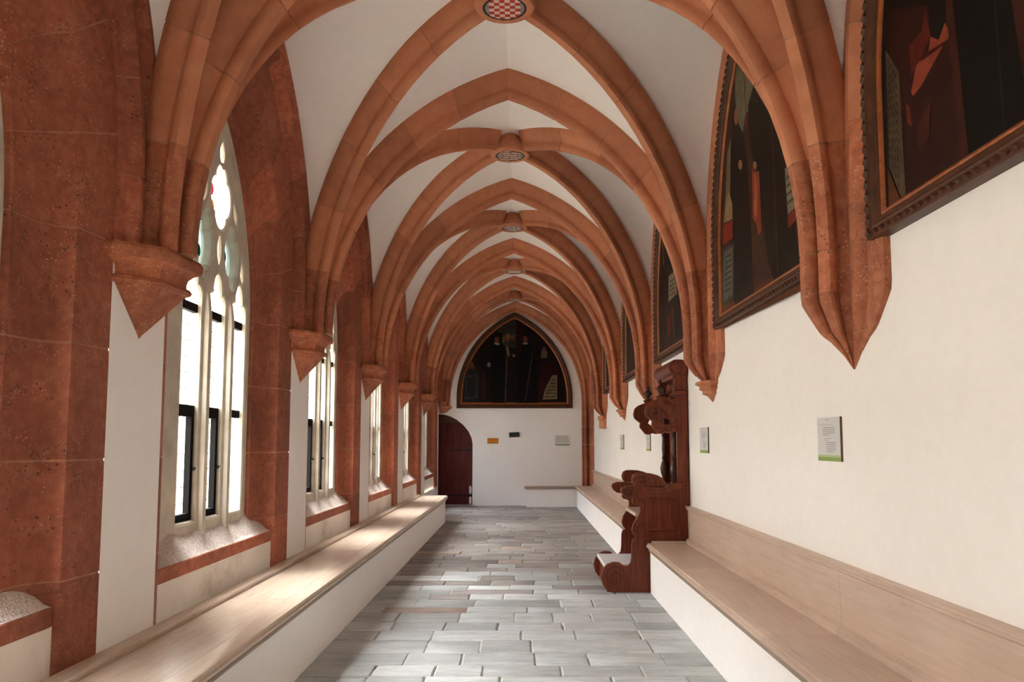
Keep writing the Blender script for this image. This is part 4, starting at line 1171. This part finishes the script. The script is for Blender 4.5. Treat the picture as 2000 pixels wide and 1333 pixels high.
# ------------------------------------------------------------------ carved choir stall
sb = (1.4, (YS0 + YS1) / 2, 0)
st = empty('choir_stall', sb); off = (-sb[0], -sb[1], -sb[2])
tag(st, 'tall dark carved wooden choir stall with scrolled sides against the wall', 'choir stall')
XM = XR - 0.012
def sp(pts):
    return [(min(XM, at_y(px, py, YS0)[0]), max(0.0, at_y(px, py, YS0)[1])) for px, py in pts]
def plate(name, outlines, y0, y1, mat, bevel=0.006, parent=None):
    me = curve_plate(name, outlines, (y1 - y0) / 2, bevel)
    for w_ in me.vertices:
        a, b, c_ = w_.co; w_.co = (a, (y0 + y1) / 2 + c_, b)
    bm = bmesh.new(); bm.from_mesh(me); bmesh.ops.recalc_face_normals(bm, faces=bm.faces)
    for f_ in bm.faces: f_.smooth = False
    bm.to_mesh(me); bm.free()
    me.materials.clear(); me.materials.append(M(mat))
    return link(name, me, parent or st, off if parent is None else (0, 0, 0))
def spiral(cx, cz, r0, r1, turns, a0, y, rad, n=40, cw=1):
    return [(cx + (r0 + (r1 - r0) * i / n) * math.cos(a0 + cw * 2 * pi * turns * i / n), y, cz + (r0 + (r1 - r0) * i / n) * math.sin(a0 + cw * 2 * pi * turns * i / n)) for i in range(n + 1)]
side_out = sp([(1268, 1157), (1195, 1157), (1184, 1152), (1177, 1142), (1174, 1127), (1177.5, 1113), (1186, 1103), (1198, 1098.5), (1210, 1099.5), (1216, 1104.5), (1221, 1107), (1227, 1106), (1232, 1100.5), (1233.6, 1090), (1234.2, 1062), (1236.2, 1055), (1242.3, 1051),
               (1237, 1045), (1234.2, 1036), (1237.2, 1023.6), (1245.3, 1011.4), (1250.4, 999), (1249.4, 990), (1244, 987), (1238, 986), (1234.6, 981), (1236, 975), (1241.3, 971), (1246, 968), (1340, 955)])
side_out[0] = (XM, 0.0); side_out[1] = (side_out[1][0], 0.0); side_out[-1] = (XM, side_out[-1][1])
arm_out = sp([(1240, 972), (1234, 974), (1224, 973), (1216, 967), (1212, 959), (1215, 953), (1224, 950), (1237, 949.6), (1255, 951), (1272, 953.7), (1294, 954.7), (1303, 952), (1312, 947.6), (1322, 943), (1336, 941.5), (1336, 957), (1318, 959), (1300, 966), (1270, 968)])
scroll_out = sp([(1300, 951), (1240, 950), (1235.5, 944), (1234, 936), (1237, 928), (1244, 924.5), (1256, 924), (1270, 925), (1284, 928.5), (1294, 934), (1299, 941), (1302, 948)])
wing_out = sp([(1331, 772), (1331, 843), (1316, 845), (1308, 847), (1300, 845), (1294, 848), (1285, 847.5), (1279, 840), (1272.5, 832), (1273.5, 823), (1268, 819), (1261, 813), (1259, 805), (1261.5, 793), (1268, 786.5), (1276, 783), (1284, 780), (1282, 776.5), (1280, 774), (1303, 774), (1301, 777), (1303, 781), (1312, 779), (1322, 774)])
wing_hole = sp([(1294, 816), (1307, 820), (1310, 828), (1300, 830), (1291, 824)])
near = True
for y0 in (YS0, YS1):
    y1 = y0 + 0.05
    sd = plate('side_panel', [side_out], y0, y1, 'stall_wood')
    ar = plate('armrest', [arm_out], y0 - 0.02, y1 + 0.02, 'stall_carving', 0.012)
    asc = plate('arm_scroll', [scroll_out], y0 - 0.012, y1 + 0.012, 'stall_carving', 0.014)
    wg = plate('wing', [wing_out, wing_hole], y0, y1, 'stall_carving', 0.012)
    # carved lines on the faces seen
    if y0 == YS0:
        yf = y0 - 0.001; lines = []
        (cx_, cz_) = sp([(1201, 1127)])[0]; lines.append((spiral(cx_, cz_, 0.115, 0.03, 1.5, 0.4, yf, 0), 0.005))
        (cx_, cz_) = sp([(1228, 962)])[0]; lines.append((spiral(cx_, cz_, 0.055, 0.012, 2.0, 1.2, y0 - 0.021, 0), 0.006))
        (cx_, cz_) = sp([(1277, 806)])[0]; lines.append((spiral(cx_, cz_, 0.085, 0.018, 1.75, 0.9, yf, 0, cw=-1), 0.007))
        (cx_, cz_) = sp([(1252, 939)])[0]; lines.append(([(x_, y_, cz_ + (z_ - cz_) * 0.55) for x_, y_, z_ in spiral(cx_, cz_, 0.085, 0.02, 2, 0.4, y0 - 0.0125, 0)], 0.005))
        for q in ([(1296, 784), (1303, 792), (1313, 796), (1318, 806), (1312, 815)], [(1303, 784), (1312, 790), (1322, 792)], [(1290, 800), (1300, 806), (1304, 815)], [(1282, 836), (1295, 838), (1310, 832), (1320, 820)], [(1290, 843), (1306, 841), (1318, 832)], [(1262, 931), (1268, 938), (1266, 947)], [(1272, 931), (1279, 938), (1277, 948)], [(1282, 933), (1289, 940), (1288, 949)], [(1246, 1040), (1244, 1033), (1250, 1026), (1258, 1025)], [(1245, 974), (1256, 979), (1260, 990), (1257, 1003)]):
            lines.append(([(x_, y0 - 0.001 - (0.012 if 924 < py < 950 else 0), z_) for (x_, z_), (_, py) in zip(sp(q), q)], 0.0045))
        for (pts_, rad), own in zip(lines, [sd, ar, wg, asc, wg, wg, wg, wg, wg, asc, asc, asc, sd, sd]): MB().tube(pts_, rad, 5).build('carved_line', 'stall_dark', own, 40)
    if y0 == YS0:
        q = sp([(1268.6, 1038), (1323, 972)]); (xa_, za_), (xb_, zb2) = q
        m = MB(); t_ = 0.024
        m.box(xa_, xb_, y0 - 0.022, y0, za_, za_ + t_, 0, 0.009); m.box(xa_, xb_, y0 - 0.022, y0, zb2 - t_, zb2, 0, 0.009)
        m.box(xa_, xa_ + t_, y0 - 0.022, y0, za_ + t_, zb2 - t_, 0, 0.009); m.box(xb_ - t_, xb_, y0 - 0.022, y0, za_ + t_, zb2 - t_, 0, 0.009)
        m.build('panel_moulding', 'stall_carving', st, loc=off)
    # back stile with capital
    zt0 = sp([(1320, 772)])[0][1]
    MB().box(1.70, XM, y0 - 0.005, y0 + 0.075, 0.95, zt0, 0, 0.006).build('stile', 'stall_wood', st, loc=off)
    MB().box(1.66, XM, y0 - 0.02, y0 + 0.10, zt0, zt0 + 0.05, 0, 0.008).box(1.68, XM, y0, y0 + 0.08, zt0 + 0.05, 2.36, 0, 0.006).box(1.665, XM, y0 - 0.012, y0 + 0.092, zt0 + 0.07, zt0 + 0.095, 0, 0.006).build('pilaster_block', 'stall_carving', st, loc=off)
    # finial
    (fx, fz) = sp([(1291, 774)])[0]; fy = y0 + 0.025
    prof = [(0.0, 0), (0.034, 0.002), (0.034, 0.012), (0.016, 0.02), (0.022, 0.034), (0.040, 0.055), (0.046, 0.078), (0.040, 0.10), (0.02, 0.118), (0.010, 0.13), (0.011, 0.142), (0.008, 0.15), (0.012, 0.168), (0.008, 0.178), (0.0, 0.186)]
    m = MB().lathe([(r, fz + h) for r, h in prof], fx, fy, 16)
    m.tube([(fx - 0.032, fy, fz + 0.148), (fx, fy, fz + 0.150), (fx + 0.032, fy, fz + 0.148)], [0.004, 0.010, 0.004], 8)
    m.tube([(fx, fy - 0.032, fz + 0.148), (fx, fy, fz + 0.150), (fx, fy + 0.032, fz + 0.148)], [0.004, 0.010, 0.004], 8)
    for a in range(4): m.tube([(fx + 0.04 * math.cos(a * pi / 2), fy + 0.04 * math.sin(a * pi / 2), fz + 0.08), (fx + 0.066 * math.cos(a * pi / 2), fy + 0.066 * math.sin(a * pi / 2), fz + 0.084)], [0.010, 0.003], 6)
    m.build('finial', 'stall_dark', st, 40, off)
ya, yb = YS0 + 0.05, YS1
MB().box(1.775, XM, ya, yb, 0.5, 2.36).build('back_panel', 'stall_wood', st, loc=off)
m = MB()
for i in range(4): m.box(1.755, 1.776, ya + 0.17 + i * 0.022, ya + 0.182 + i * 0.022, 1.22, 2.0, 0, 0.003); m.box(1.755, 1.776, yb - 0.182 - i * 0.022, yb - 0.17 - i * 0.022, 1.22, 2.0, 0, 0.003)
m.build('back_fillet', 'stall_carving', st, loc=off)
for yy in (ya + 0.10, yb - 0.10):
    bal = [(0.05, 1.14), (0.05, 1.17), (0.03, 1.19), (0.048, 1.24), (0.055, 1.30), (0.04, 1.36), (0.022, 1.40), (0.036, 1.42), (0.022, 1.44), (0.034, 1.52), (0.03, 1.60), (0.018, 1.66), (0.034, 1.68), (0.034, 1.70), (0.02, 1.72), (0.026, 1.98), (0.04, 2.0), (0.04, 2.04)]
    MB().lathe(bal, 1.70, yy, 14).build('baluster', 'stall_dark', st, 40, off)
MB().box(1.62, XM, ya, yb, 1.10, 1.14, 0, 0.006).build('back_ledge', 'stall_carving', st, loc=off)
MB().box(1.64, XM, ya, yb, 2.04, 2.10, 0, 0.008).build('entablature', 'stall_carving', st, loc=off)
# pierced frieze and rolled cornice
m = MB()
for i in range(6):
    y0 = ya + 0.04 + (yb - ya - 0.08) * (i + 0.5) / 6; m.tube(spiral(0, 0, 0.05, 0.012, 1.5, i, 0, 0)[:1] and [(1.74, y0 + dx, 2.23 + dz) for dx, _, dz in spiral(0, 0, 0.052, 0.012, 1.6, i * 1.7, 0, 0)], 0.010, 6)
m.build('frieze_carving', 'stall_carving', st, 40, off)
MB().box(1.66, XM, YS0 - 0.01, YS1 + 0.08, 2.30, 2.345, 0, 0.008).build('cornice', 'stall_carving', st, loc=off)
cr = [(1.70 + 0.085 * math.cos(a), 2.42 + 0.085 * math.sin(a)) for a in [pi / 2 + pi * i / 12 for i in range(13)]] + [(XM, 2.345), (XM, 2.49), (1.75, 2.505)]
plate('roll_cornice', [cr], YS0 - 0.03, YS1 + 0.10, 'stall_wood', 0.008)
MB().lathe([(0.0, YS0 - 0.045), (0.03, YS0 - 0.044), (0.05, YS0 - 0.036), (0.06, YS0 - 0.028), (0.0, YS0 - 0.026)], 1.705, 2.42, 18, 0, 'y').build('roll_end', 'stall_carving', st, 40, off)
# seat, kick board, foot board
(sx_, sz_) = sp([(1247, 1005)])[0]
MB().box(sx_ - 0.03, 1.78, ya, yb, sz_ - 0.03, sz_ + 0.01, 0, 0.006).build('seat', 'bench_wood', st, loc=off)
MB().box(1.36, 1.40, ya, yb, 0.03, sz_ - 0.03).build('front_board', 'stall_wood', st, loc=off)
(fx0, fz0) = sp([(1181, 1104)])[0]; (fx1, _) = sp([(1234, 1104)])[0]
MB().box(fx0, 1.37, ya, yb, fz0 - 0.04, fz0, 0, 0.006).build('foot_board', 'panel_grey', st, loc=off)
MB().box(fx0 + 0.03, fx0 + 0.06, ya, yb, 0.0, fz0 - 0.04).build('foot_riser', 'stall_wood', st, loc=off)
